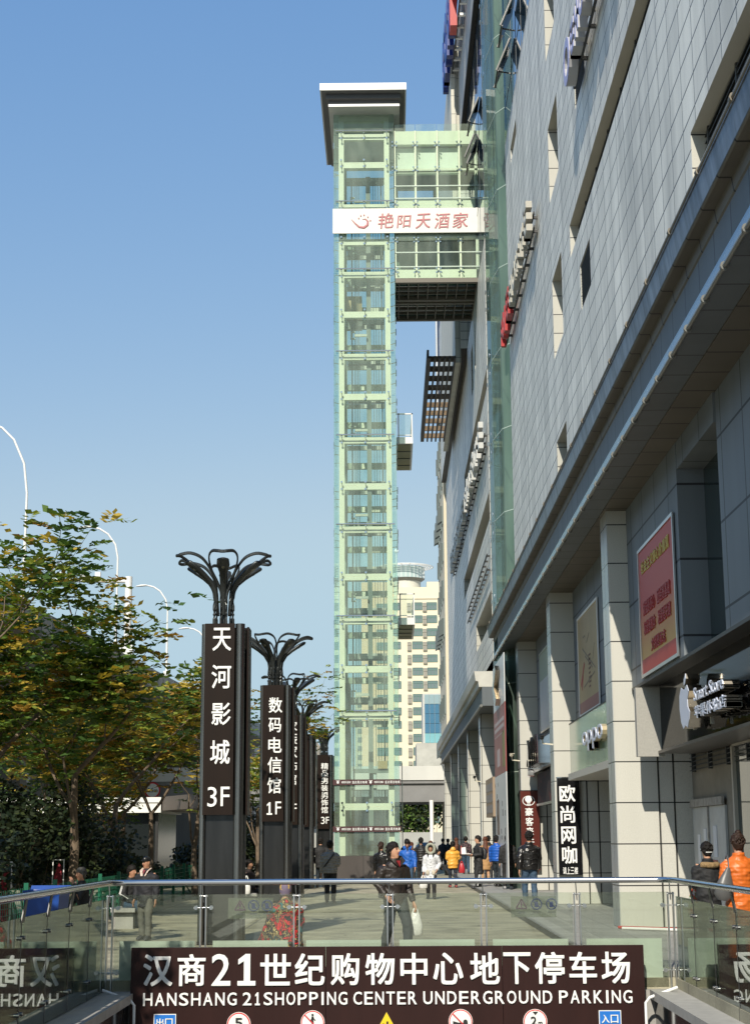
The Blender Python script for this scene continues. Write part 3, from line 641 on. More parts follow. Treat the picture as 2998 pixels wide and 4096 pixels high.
# coping and polished ramp walls
RW = empty('ramp_wall', (0, 21, -1), 'polished dark granite walls of the ramp under a pale stone coping', 'wall')
def q2(m): m.v = [(x, y-21, z+1) for (x, y, z) in m.v]; return m
grn = mat('polished dark granite', (.05, .05, .05), .06, 0, .3, 30, spec=.8)
cop = mat('stone coping', (.36, .35, .32), .6, 0, .15, 5)
for (a, b, c) in ((-3.78, -3.34, -3.42), (3.36, 3.74, 3.42)):
    m = MB(); m.box(a, b, 1.5, 21.7, -.24, -.13); q2(m).build('coping', cop, RW)
    m = MB(); m.box(min(a, c), max(a, c), 1.5, 21.66, -4, -.24) if a < 0 else m.box(c, b, 1.5, 21.66, -4, -.24); q2(m).build('granite_face', grn, RW)
m = MB(); m.box(-3.78, 3.74, 21.7, 21.88, -3.4, -.14); q2(m).build('end_wall', conc, RW)
for x in (-3.3, 3.25):
    m = MB(); s = 1 if x > 0 else -1
    m.loft([(x+.42*s, 21.4, -.08), (x+.05*s, 21.35, -.2), (x, 21.35, -.26), (x, 21.35, -1.6)], .02, 8)
    m.build('conduit_pipe', whitep, None, None, 0, 'white conduit pipe running down beside the %s end of the brown board' % ('right' if s > 0 else 'left'), 'pipe')
for (a, b, n_) in (((4.25, 30.9, .16), (5.9, 29.6, .16), 'red'), ((4.3, 30.75, .15), (5.7, 29.7, .15), 'white')):
    m = MB(); m.loft([a, b], .028, 8); m.build('loose_pipe', mat(n_+' plastic pipe', (.45, .06, .04) if n_ == 'red' else (.75, .74, .7), .4), None, None, 0, 'loose %s pipe lying at the foot of the nearest column' % n_, 'pipe')

# ------------------------------------------------------------------ underground parking board
PB = empty('parking_board', (0, 21.5, 0), 'wide brown parking board with white Chinese and English lettering over the ramp', 'sign')
PY = 21.5
brown = mat('brown enamel', (.026, .0095, .008), .4, 0, .2, 2, spec=.25, streak=True)
wl = mat('white lettering', (.82, .82, .8), .5)
tl = at(525, 3795, PY); tr = at(2565, 3777, PY)
edges = [at(x, 3790, PY).x for x in (525, 1302, 2006, 2572)]
zt = .5*(tl.z+tr.z)
for i in range(3):
    m = MB(); m.box(edges[i]+.003, edges[i+1]-.003, 0, .08, -2.2, zt); m.build('board_panel', brown, PB)
def fit(m, ch, px0, px1, py0, py1, Y, y_off, org, dep=.015, mi=0):
    p = at(px0, py1, Y); q_ = at(px1, py0, Y)
    r1 = at(px1, py1, Y); v = at(px0, py0, Y)
    m.glyph(ch, (p.x-org[0], y_off, p.z-org[2]), (1, 0, 0), (0, 0, 1), r1.x-p.x, v.z-p.z, dep, mi)
for (ch, x0, x1) in (('汉', 573, 690), ('商', 710, 822), ('2', 846, 922), ('1', 950, 1022), ('世', 1041, 1163), ('纪', 1179, 1298), ('购', 1323, 1437), ('物', 1461, 1578), ('中', 1601, 1709), ('心', 1732, 1852), ('地', 1880, 1998), ('下', 2013, 2122), ('停', 2139, 2257), ('车', 2276, 2386), ('场', 2405, 2519)):
    m = MB(); dy = -(x0-1500)*.0061; fit(m, ch, x0, x1, 3812+dy, 3939+dy, PY, -.005, (0, 0, 0)); m.build('character', wl, PB)
for (wd, x0, x1) in (('HANSHANG', 573, 947), ('21SHOPPING', 971, 1389), ('CENTER', 1413, 1666), ('UNDERGROUND', 1692, 2207), ('PARKING', 2234, 2527)):
    m = MB(); wts = [.45 if k_ == 'I' else .8 if k_ == '1' else 1.0 for k_ in wd]; un = (x1-x0)/(sum(wts)+.28*(len(wd)-1)); xx = x0
    for k_, wt in zip(wd, wts):
        dy = -(xx-1500)*.0061; fit(m, k_, xx+(un*.1 if wt < 1 else 0), xx+un*(wt if wt == 1 else .36 if wt < .5 else .66), 3966+dy, 4018+dy, PY, -.005, (0, 0, 0), .012); xx += un*(wt+.28)
    m.build('word', wl, PB)
def disc(m, x, z, r, y, mi, n=28, d=.006): m.ext([(x+r*math.cos(2*math.pi*i/n), y, z+r*math.sin(2*math.pi*i/n)) for i in range(n)], (0, -d, 0), mi)
redm = mat('sign red', (.55, .02, .03), .4); blk = mat('sign black', (.015, .015, .015), .5); blu = mat('sign blue', (.015, .16, .55), .4); yel = mat('sign yellow', (.8, .55, .02), .4); wsg = mat('sign white', (.78, .78, .74), .45)
def round_sign(px, py, kind, label):
    c = at(px, py, PY); r = .155; m = MB()
    disc(m, 0, 0, r, 0, 1); disc(m, 0, 0, r*.96, -.008, 0); disc(m, 0, 0, r*.88, -.012, 1) if kind != '5' else disc(m, 0, 0, r*.86, -.012, 1)
    disc(m, 0, 0, r*.82, -.016, 1)
    y = -.026
    if kind == '5': m.glyph('5', (-.05, y, -.03), (1, 0, 0), (0, 0, 1), .1, .115, .004, 2)
    if kind == 'walk':
        m.ball((.0, y, .10), .016, .006, .016, 8, 2)
        for (a, b, t) in (((0, .08), (0, .0), .028), ((0, 0), (-.03, -.1), .016), ((0, 0), (.035, -.1), .016), ((0, .07), (-.03, .02), .012), ((0, .07), (.035, .03), .012)): m.bar((a[0], y, a[1]), (b[0], y, b[1]), .006, t, 2)
        m.bar((-.1, y-.005, .1), (.1, y-.005, -.1), .005, .014, 0)
    if kind == 'horn':
        m.ext([(-.1, y, .01), (-.1, y, -.07), (-.03, y, -.035), (.09, y, -.035), (.09, y, -.01), (-.03, y, -.01)], (0, -.005, 0), 2); disc(m, .06, .0, .028, y, 2)
        m.bar((-.1, y-.008, .1), (.1, y-.008, -.1), .005, .014, 0)
    if kind == '2':
        m.ext([(-.035, y, .125), (.035, y, .125), (0, y, .085)], (0, -.005, 0), 2); m.glyph('2', (-.06, y, -.04), (1, 0, 0), (0, 0, 1), .075, .105, .004, 2); m.glyph('m', (.035, y, -.04), (1, 0, 0), (0, 0, 1), .055, .04, .004, 2)
    m.build('road_sign', [redm, wsg, blk], None, (c.x, PY-.004, c.z), 0, label, 'road sign', 'road signs along the foot of the parking board')
round_sign(955, 4098, '5', 'round red rimmed speed limit sign with the number 5')
round_sign(1250, 4091, 'walk', 'round sign forbidding pedestrians with walking figure struck through')
round_sign(1841, 4086, 'horn', 'round sign with a struck out black horn')
round_sign(2139, 4086, '2', 'round height limit sign reading 2 m with black arrowhead')
c = at(1545, 4043, PY); m = MB()
m.ext([(0, 0, 0), (-.16, 0, -.28), (.16, 0, -.28)], (0, -.006, 0), 1); m.ext([(0, -.008, -.016), (-.145, -.008, -.272), (.145, -.008, -.272)], (0, -.004, 0), 0)
m.bar((.01, -.016, -.13), (.01, -.016, -.27), .006, .025, 1); m.bar((.01, -.016, -.2), (-.05, -.016, -.16), .006, .022, 1)
m.build('road_sign', [yel, blk], None, (c.x, PY-.004, c.z), 0, 'yellow triangular warning sign with black edge', 'road sign', 'road signs along the foot of the parking board')
for (x0, x1, yt, tx, lab) in ((616, 705, 4056, '出口', 'blue square sign reading exit in white Chinese characters'), (2392, 2481, 4041, '入口', 'blue square sign reading entrance in white Chinese characters')):
    p = at(x0, yt, PY); q_ = at(x1, yt, PY); wd = q_.x-p.x; m = MB()
    m.box(0, wd, -.006, 0, -wd*1.2, 0, 1); m.box(.01, wd-.01, -.009, -.006, -wd*1.2, -.01, 0)
    for i, ch in enumerate(tx): m.glyph(ch, (wd*(.12+.4*i), -.0095, -wd*.55), (1, 0, 0), (0, 0, 1), wd*.34, wd*.36, .004, 1)
    m.build('road_sign', [blu, wsg], None, (p.x, PY-.004, p.z), 0, lab, 'road sign', 'road signs along the foot of the parking board')

# ------------------------------------------------------------------ sign pylons with petal lamps
sb = mat('dark bronze panel', (.012, .006, .0035), .4, 0, .2, 2, spec=.2, streak=True); bz = mat('brown stainless steel', (.035, .034, .033), .2, .9, .35, 3, streak=True); lampm = mat('dark grey lamp metal', (.045, .05, .05), .35, .5)
lens = mat('lamp lens', (.2, .19, .14), .15)
def pylon(x, y, label, chars, lean=0):
    P = empty('sign_pylon', (x, y, 0), label, 'sign pylon', 'sign pylons with flower lamps')
    m = MB(); m.box(-.27, .27, -.27, .27, 0, 5.6, 0)
    for (a, b) in ((-.30, -.30), (.34, -.33), (.34, .30), (-.30, .30)): m.loft([(a, b, 0), (a, b, 5.66)], .088 if a > 0 else .06, 14, 2)
    m.box(-.36, .36, -.36, .36, 0, .06, 0); m.box(-.25, .25, -.285, -.27, .3, 2.15, 1)
    m.build('shaft', [bz, mat('smoked steel panel', (.022, .022, .022), .16, .3, .4, 4, streak=True), mat('dull steel tube', (.20, .195, .185), .26, .95, .25, 4, streak=True)], P)
    m = MB(); m.box(-.29, .25, -.42, -.36, 2.24, 5.66); m.build('sign_panel', sb, P)
    for (a, b) in (((.45, -.20), (.49, .32)), ((-.25, .36), (.29, .42))):
        m = MB(); m.box(a[0], b[0], a[1], b[1], 2.24, 5.62); m.build('sign_panel', sb, P)
    for (ch, x0, x1, y0, y1) in chars:
        m = MB(); Yf = y-.42; p = at(x0, y1, Yf); q_ = at(x1, y1, Yf); t = at(x0, y0, Yf)
        m.glyph(ch, (p.x-x, -.425, p.z), (1, 0, 0), (0, 0, 1), q_.x-p.x, t.z-p.z, .012, 0, 0 if ch in '123F' else .03); m.build('character', wl, P)
    return P
def petals(P, ang0):
    # lamp head: six petal loops with a hooded lamp in each
    z0 = 5.66; m = MB(); m.loft([(0, 0, z0-.05), (0, 0, z0+.75)], .07, 10); m.build('lamp_stem', lampm, P)
    for k in range(6):
        a = ang0+k*math.pi/3; ca, sa = math.cos(a), math.sin(a)
        def W(r, t, z): return (r*ca-t*sa, r*sa+t*ca, z0+z)
        lo = [(.17, .045, 0), (.17, .045, .3), (.175, .05, .6), (.24, .11, .79), (.40, .22, 1.0), (.60, .26, 1.19), (.80, .20, 1.27), (.94, .09, 1.25), (.955, .03, 1.24)]
        m = MB(); pts = [W(*p) for p in lo]+[W(r, -t, z) for (r, t, z) in reversed(lo)]
        pts = [Vector(p) for p in pts]; sm = []
        for i_ in range(len(pts)-1):
            p0, p1, p2, p3 = pts[max(i_-1, 0)], pts[i_], pts[i_+1], pts[min(i_+2, len(pts)-1)]
            for u_ in (0, .25, .5, .75): sm.append(.5*((2*p1)+(p2-p0)*u_+(2*p0-5*p1+4*p2-p3)*u_*u_+(3*p1-p0-3*p2+p3)*u_**3))
        sm.append(pts[-1]); m.loft(sm, [(.031, .017)]*len(sm), 6, side=(0, 0, 1), sm=False)
        m.build('petal_loop', lampm, P)
        m = MB(); m.loft([W(.12, 0, .2), W(.17, 0, .62), W(.27, 0, .8), W(.42, 0, .93), W(.6, 0, 1.05), W(.74, 0, 1.13), W(.78, 0, 1.15)], [(.03, .03), (.055, .04), (.07, .045), (.075, .05), (.12, .05), (.11, .045), (.02, .015)], 10, side=(-sa, ca, 0))
        h = m.build('lamp_head', lampm, P)
        m = MB(); m.loft([W(.6, 0, 1.03), W(.62, 0, 1.0)], [(.04, .05), (.03, .035)], 10, side=(-sa, ca, 0)); m.build('lens', lens, h)
def z2(x0, x1, y0, y1): return (700+x0/2.36, 700+x1/2.36, 2100+y0/2.36, 2100+y1/2.36)
def z4(x0, x1, y0, y1): return (700+x0/2.065, 700+x1/2.065, 2900+y0/2.065, 2900+y1/2.065)
def z7(x0, x1, y0, y1): return (1200+x0/2.753, 1200+x1/2.753, 2900+y0/2.753, 2900+y1/2.753)
P1 = pylon(-3.04, 29.3, 'nearest brown sign pylon with black petal lamps, lettered for a cinema on 3F', [('天', *z2(355, 530, 972, 1190)), ('河', *z2(345, 530, 1322, 1545)), ('影', *z2(345, 525, 1680, 1890)), ('城', *z4(290, 452, 125, 325)), ('3', *z4(268, 345, 512, 676)), ('F', *z4(377, 450, 510, 670))])
petals(P1, R(-86))
P2 = pylon(-2.93, 41.3, 'second brown sign pylon, lettered for digital telecom on 1F', [('数', *z2(885, 1012, 1628, 1775)), ('码', *z2(882, 1002, 1822, 1958)), ('电', *z4(770, 880, 102, 230)), ('信', *z4(765, 880, 265, 398)), ('馆', *z4(762, 874, 435, 566)), ('1', *z4(757, 802, 638, 742)), ('F', *z4(828, 876, 632, 738))])
petals(P2, R(-112))
P3 = pylon(-3.15, 51.5, 'third sign pylon half hidden behind the telecom pylon', [('家', *z4(930, 1008, -30, 50)), ('装', *z4(930, 1008, 60, 160)), ('家', *z4(930, 1008, 170, 275)), ('饰', *z4(930, 1006, 300, 385)), ('馆', *z4(930, 1002, 405, 495)), ('1', *z4(930, 965, 600, 690)), ('F', *z4(972, 1004, 650, 730))])
petals(P3, R(-70))
P4 = pylon(-3.3, 61.5, 'fourth sign pylon seen edge on behind the third', [])
petals(P4, R(-60))
P5 = pylon(-3.1, 76.5, 'farthest slim sign pylon beside the glass tower, lettered for menswear on 3F', [('精', *z7(230, 310, 418, 490)), ('品', *z7(235, 306, 500, 567)), ('男', *z7(232, 306, 582, 650)), ('装', *z7(232, 306, 660, 730)), ('男', *z7(232, 306, 740, 812)), ('饰', *z7(232, 306, 820, 890)), ('馆', *z7(232, 306, 898, 972)), ('3', *z7(230, 272, 1012, 1090)), ('F', *z7(284, 318, 1012, 1086))])
petals(P5, R(-80))
# ------------------------------------------------------------------ elevated roads
ovc = mat('overpass concrete', (.15, .142, .13), .8, 0, .2, .4, streak=True); pwhite = mat('pale parapet', (.55, .55, .52), .6, 0, .08, .5, streak=True)
OP = empty('overpass', (-17, 96, 0), 'long grey elevated road ramp passing behind the autumn trees', 'overpass')
def q3(m): m.v = [(x+17, y-96, z) for (x, y, z) in m.v]; return m
def ramp_pts(off, z):
    return [Vector((x+off, y, z)) for (x, y) in ((-20.3, 20), (-18.2, 74), (-17.0, 96), (-15.4, 130), (-13, 170))]
def strip(m, offs_z, mi=0):
    secs = [[ramp_pts(o, z)[i] for (o, z) in offs_z] for i in range(5)]
    n = len(offs_z); vs = [p for s in secs for p in s]
    m.add(vs, [(i*n+k, i*n+(k+1) % n, (i+1)*n+(k+1) % n, (i+1)*n+k) for i in range(4) for k in range(n)]+[tuple(range(n))[::-1], tuple(range(4*n, 5*n))], mi)
m = MB(); strip(m, [(0, 12.3), (0, 11.9), (-1.2, 11.0), (-1.8, 9.8), (-15, 9.8), (-15.6, 11.0), (-17, 11.9), (-17, 12.3)]); q3(m).build('deck', ovc, OP)
for o in (0, -16.8):
    m = MB(); strip(m, [(o+.02, 12.1), (o+.02, 13.35), (o-.22, 13.35), (o-.22, 12.1)])
    q3(m).build('parapet', tiles('weathered parapet panels', (.36, .35, .32), 1, 2, 2.2, 6, .06, rough=.8, noise=.12, streak=.3), OP)
for y in (30, 62, 92, 124, 160):
    x = -20.3+(y-20)*.046; m = MB(); m.ext([(x-4, y, 0), (x-12, y, 0), (x-12, y, 7), (x-15, y, 9.9), (x-1.9, y, 9.9), (x-4, y, 7)], (0, 1.6, 0)); q3(m).build('pier', ovc, OP)
VD = empty('viaduct', (0, 125, 0), 'viaduct with a white parapet crossing the street behind the lift tower', 'viaduct')
def q4(m): m.v = [(x, y-125, z) for (x, y, z) in m.v]; return m
m = MB(); m.box(-90, 60, 125.3, 136, 4.5, 6.1); m.box(-90, 60, 125.1, 136.3, 5.9, 6.2); q4(m).build('deck', mat('shaded girder', (.2, .2, .2), .7, 0, .15, .5), VD)
m = MB(); m.box(-90, 60, 125, 125.25, 6.15, 7.22); m.box(-90, 60, 136, 136.3, 6.15, 7.22); q4(m).build('parapet', pwhite, VD)
for x in (-40, -14.5, 14): m = MB(); m.box(x, x+1.6, 128, 133, 0, 4.5); q4(m).build('pier', ovc, VD)
# height limit sign on the viaduct
c = at(610, 3161, 124.9); m = MB(); disc(m, 0, 0, .62, 0, 0); disc(m, 0, 0, .5, -.01, 1); m.glyph('4.5m', (-.4, -.02, -.16), (1, 0, 0), (0, 0, 1), .8, .32, .01, 2)
m.build('height_sign', [redm, wsg, blk], None, c, 0, 'round red rimmed sign reading 4.5m on the dark viaduct girder', 'road sign')
# street lamps along the ramp
lw_ = mat('white lamp pole', (.74, .74, .72), .35)
def lamp(bx, by, bz, top, head, label):
    L = empty('street_lamp', (bx, by, bz), label, 'street lamp', 'curved white street lamps on the elevated road')
    hz = top-bz; dx, hh = head[0]-bx, head[1]-bz
    arc = [(0, 0, hz)]+[(dx*(1-math.cos(R(t))), 0, hz+(hh-hz)*math.sin(R(t))) for t in (25, 50, 70, 85)]
    m = MB(); m.loft([(0, 0, 0), (0, 0, hz*.6)], .085, 10); m.loft([(0, 0, hz*.6)]+arc, .06, 10); m.box(-.2, .2, -.2, .2, 0, .35); m.build('pole', lw_, L)
    m = MB(); p = Vector(arc[-1]); s = -1 if dx < 0 else 1
    m.loft([p, p+Vector((s*.15, 0, .02)), p+Vector((s*.5, 0, .0)), p+Vector((s*.8, 0, -.04)), p+Vector((s*.9, 0, -.06))], [(.05, .05), (.14, .07), (.17, .08), (.12, .05), (.02, .02)], 10, side=(0, 1, 0)); m.build('lamp_head', lw_, L)
lamp(-18.0, 78, 13.3, 18.8, (-20.1, 22.4), 'largest street lamp at the left edge, arching out of view')
lamp(-16.8, 98, 13.3, 19.0, (-18.6, 20.95), 'street lamp behind the camera gantry, second from the left')
lamp(-16.0, 115, 13.3, 18.1, (-17.6, 19.9), 'street lamp midway between the gantry and the nearest pylon')
lamp(-14.9, 130, 13.3, 17.3, (-16.4, 18.7), 'street lamp whose pole is hidden behind the nearest pylon')
GA = empty('camera_gantry', (-16.9, 103, 13.3), 'white camera gantry with a long arm over the elevated road', 'gantry')
m = MB(); m.loft([(0, 0, 0), (0, 0, 5.3)], .24, 10); m.box(-.4, .4, -.4, .4, 0, .9); m.build('post', lw_, GA)
m = MB(); m.loft([(.2, 0, 5.0), (-6.5, 0, 5.15)], .13, 8); m.build('arm', lw_, GA)
for x in (-2.0, -3.0, -3.2-1.1):
    m = MB(); m.box(x-.18, x+.18, -.25, .1, 5.3, 5.6); m.loft([(x, 0, 5.1), (x, 0, 5.3)], .04, 6); m.build('camera', lw_, GA)

# ------------------------------------------------------------------ far buildings
crm = mat('cream painted wall', (.68, .61, .46), .8, 0, .06, .06); pnk = mat('peach painted wall', (.70, .46, .30), .8, 0, .05, .1)
wfr = mat('green window frame', (.1, .2, .17), .5); wgl = mat('grey window glass', (.16, .2, .2), .1, spec=.7); lvr = mat('louvre box', (.5, .46, .38), .7)
AP = empty('apartment_block', (6, 350, 0), 'cream apartment block with green framed windows below a round rooftop restaurant', 'building')
def q5(m): m.v = [(x-6, y-350, z) for (x, y, z) in m.v]; return m
m = MB(); m.box(1.2, 16, 350, 370, 0, 56); m.box(-6, 1.2, 352, 370, 0, 57.5, 1); m.box(1.0, 16.2, 349.8, 350, 53.4, 53.7); m.box(8.5, 11.3, 350, 356, 56, 57.2)
q5(m).build('wall', [crm, pnk], AP)
def window(parent, x, y, z, wd, ht, bars=3):
    m = MB(); m.box(x, x+wd, y-.06, y, z, z+ht, 0)
    for i in range(bars+1): xx = x+wd*i/bars; m.box(xx-.06, xx+.06, y-.14, y-.06, z, z+ht, 1)
    for zz in (z, z+ht*.72, z+ht): m.box(x, x+wd, y-.13, y-.06, zz-.06, zz+.06, 1)
    return m
fl = [51.0-2.88*i for i in range(17)]
wi = 0
for i, z in enumerate(fl):
    for (x, wd) in ((5.2, 2.2), (8.4, 2.2)):
        q5(window(AP, x, 350, z, wd, 1.55)).build('window', [wgl, wfr], AP)
    q5(window(AP, -.9+1.9, 350, z, 1.6, 1.5, 2)).build('window', [wgl, wfr], AP)
    for x in (4.05, 7.5):
        m = MB(); m.box(x, x+.85, 349.5, 350, z-.4, z+.55, 0); m.box(x, x+.85, 349.5, 350, z+.65, z+1.5, 0)
        for k in range(4): m.box(x+.05, x+.8, 349.45, 349.5, z-.3+k*.22, z-.2+k*.22, 1); m.box(x+.05, x+.8, 349.45, 349.5, z+.72+k*.2, z+.8+k*.2, 1)
        q5(m).build('air_conditioner_box', [lvr, mat('dark slats', (.2, .19, .17))], AP)
    for x in (-2.6,):
        q5(window(AP, x, 352, z, 2.6, 1.6, 3)).build('window', [wgl, wfr], AP)
RS = []
m = MB(); m.loft([(3.9, 357, 56), (3.9, 357, 58.2)], 3.4, 24, 0); m.loft([(3.9, 357, 58.2), (3.9, 357, 58.8)], [(3.4, 3.4), (4.3, 4.3)], 24, 1); q5(m).build('drum', [mat('pale drum', (.6, .58, .5), .6), mat('dark drum rim', (.16, .17, .17), .4)], AP)
m = MB(); m.loft([(3.9, 357, 58.8), (3.9, 357, 61.4)], 4.25, 28, 0)
for k in range(28):
    a = 2*math.pi*k/28; m.bar((3.9+4.28*math.cos(a), 357+4.28*math.sin(a), 58.8), (3.9+4.28*math.cos(a), 357+4.28*math.sin(a), 61.4), .1, .1, 1)
q5(m).build('round_glazing', [mat('pale restaurant glass', (.4, .5, .48), .1), whitep], AP)
m = MB()
for rr in (4.4, 5.0, 5.6, 6.2):
    for k in range(36):
        a, b = 2*math.pi*k/36, 2*math.pi*(k+1)/36; m.bar((3.9+rr*math.cos(a), 357+rr*math.sin(a), 61.6), (3.9+rr*math.cos(b), 357+rr*math.sin(b), 61.6), .22, .1)
for k in range(18):
    a = 2*math.pi*k/18; m.bar((3.9+4*math.cos(a), 357+4*math.sin(a), 61.5), (3.9+6.2*math.cos(a), 357+6.2*math.sin(a), 61.6), .15, .1)
m.loft([(1.9, 357, 61.6), (1.9, 357, 66)], .12, 6); m.ball((1.9, 357, 65.4), .55, n=10)
q5(m).build('ring_canopy', whitep, AP)
# high-rise beyond the far half: cream flats below, glass wing above
HR = empty('high_rise', (5, 120, 0), 'slender cream high rise with air conditioners and a glass upper wing beyond the stone centre', 'building')
def q6(m): m.v = [(x-5, y-120, z) for (x, y, z) in m.v]; return m
m = MB(); m.box(4.22, 12, 118.6, 132, 0, 33); q6(m).build('wall', crm, HR)
for i in range(9):
    z = 8+i*2.9
    for y in (120.5, 123.5, 126.5, 129.5):
        m = MB(); m.box(4.15, 4.22, y, y+1.5, z, z+1.4, 0); m.box(4.02, 4.15, y+.1, y+.16, z, z+1.4, 1)
        if (i+int(y)) % 3 == 0: m.ext([(4.15, y, z+1.4), (4.15, y+.9, z+1.4), (3.8, y+.9, z+1.2), (3.8, y, z+1.2)], (0, 0, -1.2), 1)
        q6(m).build('window', [wgl, mat('dark casement', (.08, .1, .1), .4)], HR)
m = MB(); m.box(3.9, 9, 118.5, 121, 33, 53); q6(m).build('glass_wing', [tiles('rippled blue glass', (.10, .15, .26), 0, 2, .5, 2.2, .02, rough=.08, noise=.35, spec=.8, streak=.5)], HR)
m = MB(); m.box(3.84, 3.9, 118.4, 121, 33, 53); q6(m).build('wing_edge', whitep, HR)
BG = empty('glass_annex', (6, 200, 0), 'small blue glass fronted annex above a grey block at the end of the arcade', 'building')
def q7(m): m.v = [(x-6, y-200, z) for (x, y, z) in m.v]; return m
m = MB(); m.box(4.15, 8, 200.2, 208, 13.2, 19.4, 0); m.box(3.3, 8, 199, 210, 5, 13.2, 1); q7(m).build('wall', [plain_stone, mat('grey render block', (.45, .44, .39), .8, 0, .15, .8)], BG)
m = MB()
for i in range(5):
    for j in range(4): m.box(4.4+j*.62, 4.98+j*.62, 200.1, 200.2, 13.3+i*1.2, 14.45+i*1.2, (0, 1, 1, 1, 2)[i])
q7(m).build('glazing', [mat('pale teal glass', (.2, .42, .45), .1), mat('blue tinted glass', (.07, .18, .28), .15), mat('grey blue glass', (.28, .38, .4), .1)], BG)
FT = empty('distant_tower', (-6, 520, 0), 'distant cream apartment tower seen through the lift tower glass', 'building')
def q8(m): m.v = [(x+6, y-520, z) for (x, y, z) in m.v]; return m
m = MB(); m.box(-11, 0, 520, 540, 0, 48); q8(m).build('wall', mat('pale cream wall', (.6, .55, .42), .8), FT)
for i in range(10):
    for j in range(5): m = MB(); m.box(-10.2+j*2.1, -8.9+j*2.1, 519.8, 520, 18+i*2.8, 19.5+i*2.8); q8(m).build('window', wgl, FT)
m = MB(); m.box(-31, -9, 200, 215, 0, 13.5); m.build('dark_building', tiles('dark glass facade', (.07, .085, .10), 0, 2, 2.4, 3, .1, rough=.2, noise=.3), None, None, 0, 'dark low glass building beyond the elevated road', 'building')
m = MB(); m.box(-46, -35.5, 165, 180, 0, 14); m.build('white_building', tiles('white cladding', (.7, .66, .6), 0, 2, 2.4, 1.6, .02, noise=.03), None, None, 0, 'pale tiled building glimpsed under the elevated road', 'building')
m = MB(); m.box(-14, 24, 158, 158.4, 0, 2.3); m.build('boundary_wall', mat('grey boundary wall', (.36, .36, .34), .7, 0, .1, .5), None, None, 0, 'low grey boundary wall beyond the viaduct', 'wall')

# ------------------------------------------------------------------ foliage
def leafm(name, c, tr=.35):
    m = bpy.data.materials.new(name); m.use_nodes = True; n = m.node_tree; n.nodes.remove(n.nodes['Principled BSDF']); o = n.nodes['Material Output']
    d = n.nodes.new('ShaderNodeBsdfDiffuse'); t = n.nodes.new('ShaderNodeBsdfTranslucent'); x = n.nodes.new('ShaderNodeMixShader'); gl = n.nodes.new('ShaderNodeBsdfGlossy'); gl.inputs['Roughness'].default_value = .4; y = n.nodes.new('ShaderNodeMixShader')
    d.inputs[0].default_value = (*c, 1); t.inputs[0].default_value = (c[0]*1.2, c[1]*1.2, c[2]*.6, 1); x.inputs[0].default_value = tr; y.inputs[0].default_value = .05
    n.links.new(d.outputs[0], x.inputs[1]); n.links.new(t.outputs[0], x.inputs[2]); n.links.new(x.outputs[0], y.inputs[1]); n.links.new(gl.outputs[0], y.inputs[2]); n.links.new(y.outputs[0], o.inputs[0]); return m
LV = [leafm('green leaf', (.12, .20, .04)), leafm('olive leaf', (.22, .26, .045)), leafm('golden leaf', (.50, .36, .06)), leafm('rust leaf', (.34, .19, .04)), leafm('deep green leaf', (.06, .12, .03))]
DK = [leafm('hedge leaf', (.014, .026, .011), .2), leafm('hedge leaf olive', (.022, .032, .011), .2), leafm('hedge leaf bright', (.045, .06, .018), .2)]
bark = mat('brown bark', (.15, .11, .075), .9, 0, .35, 9, bump=.4, bscale=25)
def pinnate(m, p, d, ln, r, mi):
    """a drooping compound leaf of paired leaflets"""
    d = d.normalized(); sd = d.cross(Vector((0, 0, 1)))
    if sd.length < .05: sd = Vector((1, 0, 0))
    sd.normalize(); n = 5
    for i in range(n+1):
        t = (i+.6)/(n+.6); c = p+d*(ln*t)+Vector((0, 0, -ln*.35*t*t))
        for s in ((-1, 1) if i < n else (0,)):
            ax = (sd*s+d*(.55 if s else 1)+Vector((0, 0, r.uniform(-.35, .1)))).normalized(); l = ln*.30*r.uniform(.8, 1.2); wv = ax.cross(Vector((r.uniform(-.9, .9), r.uniform(-.9, .9), 1))).normalized()*l*.33
            m.add([c, c+ax*l*.5+wv, c+ax*l, c+ax*l*.5-wv], [(0, 1, 2, 3)], mi)
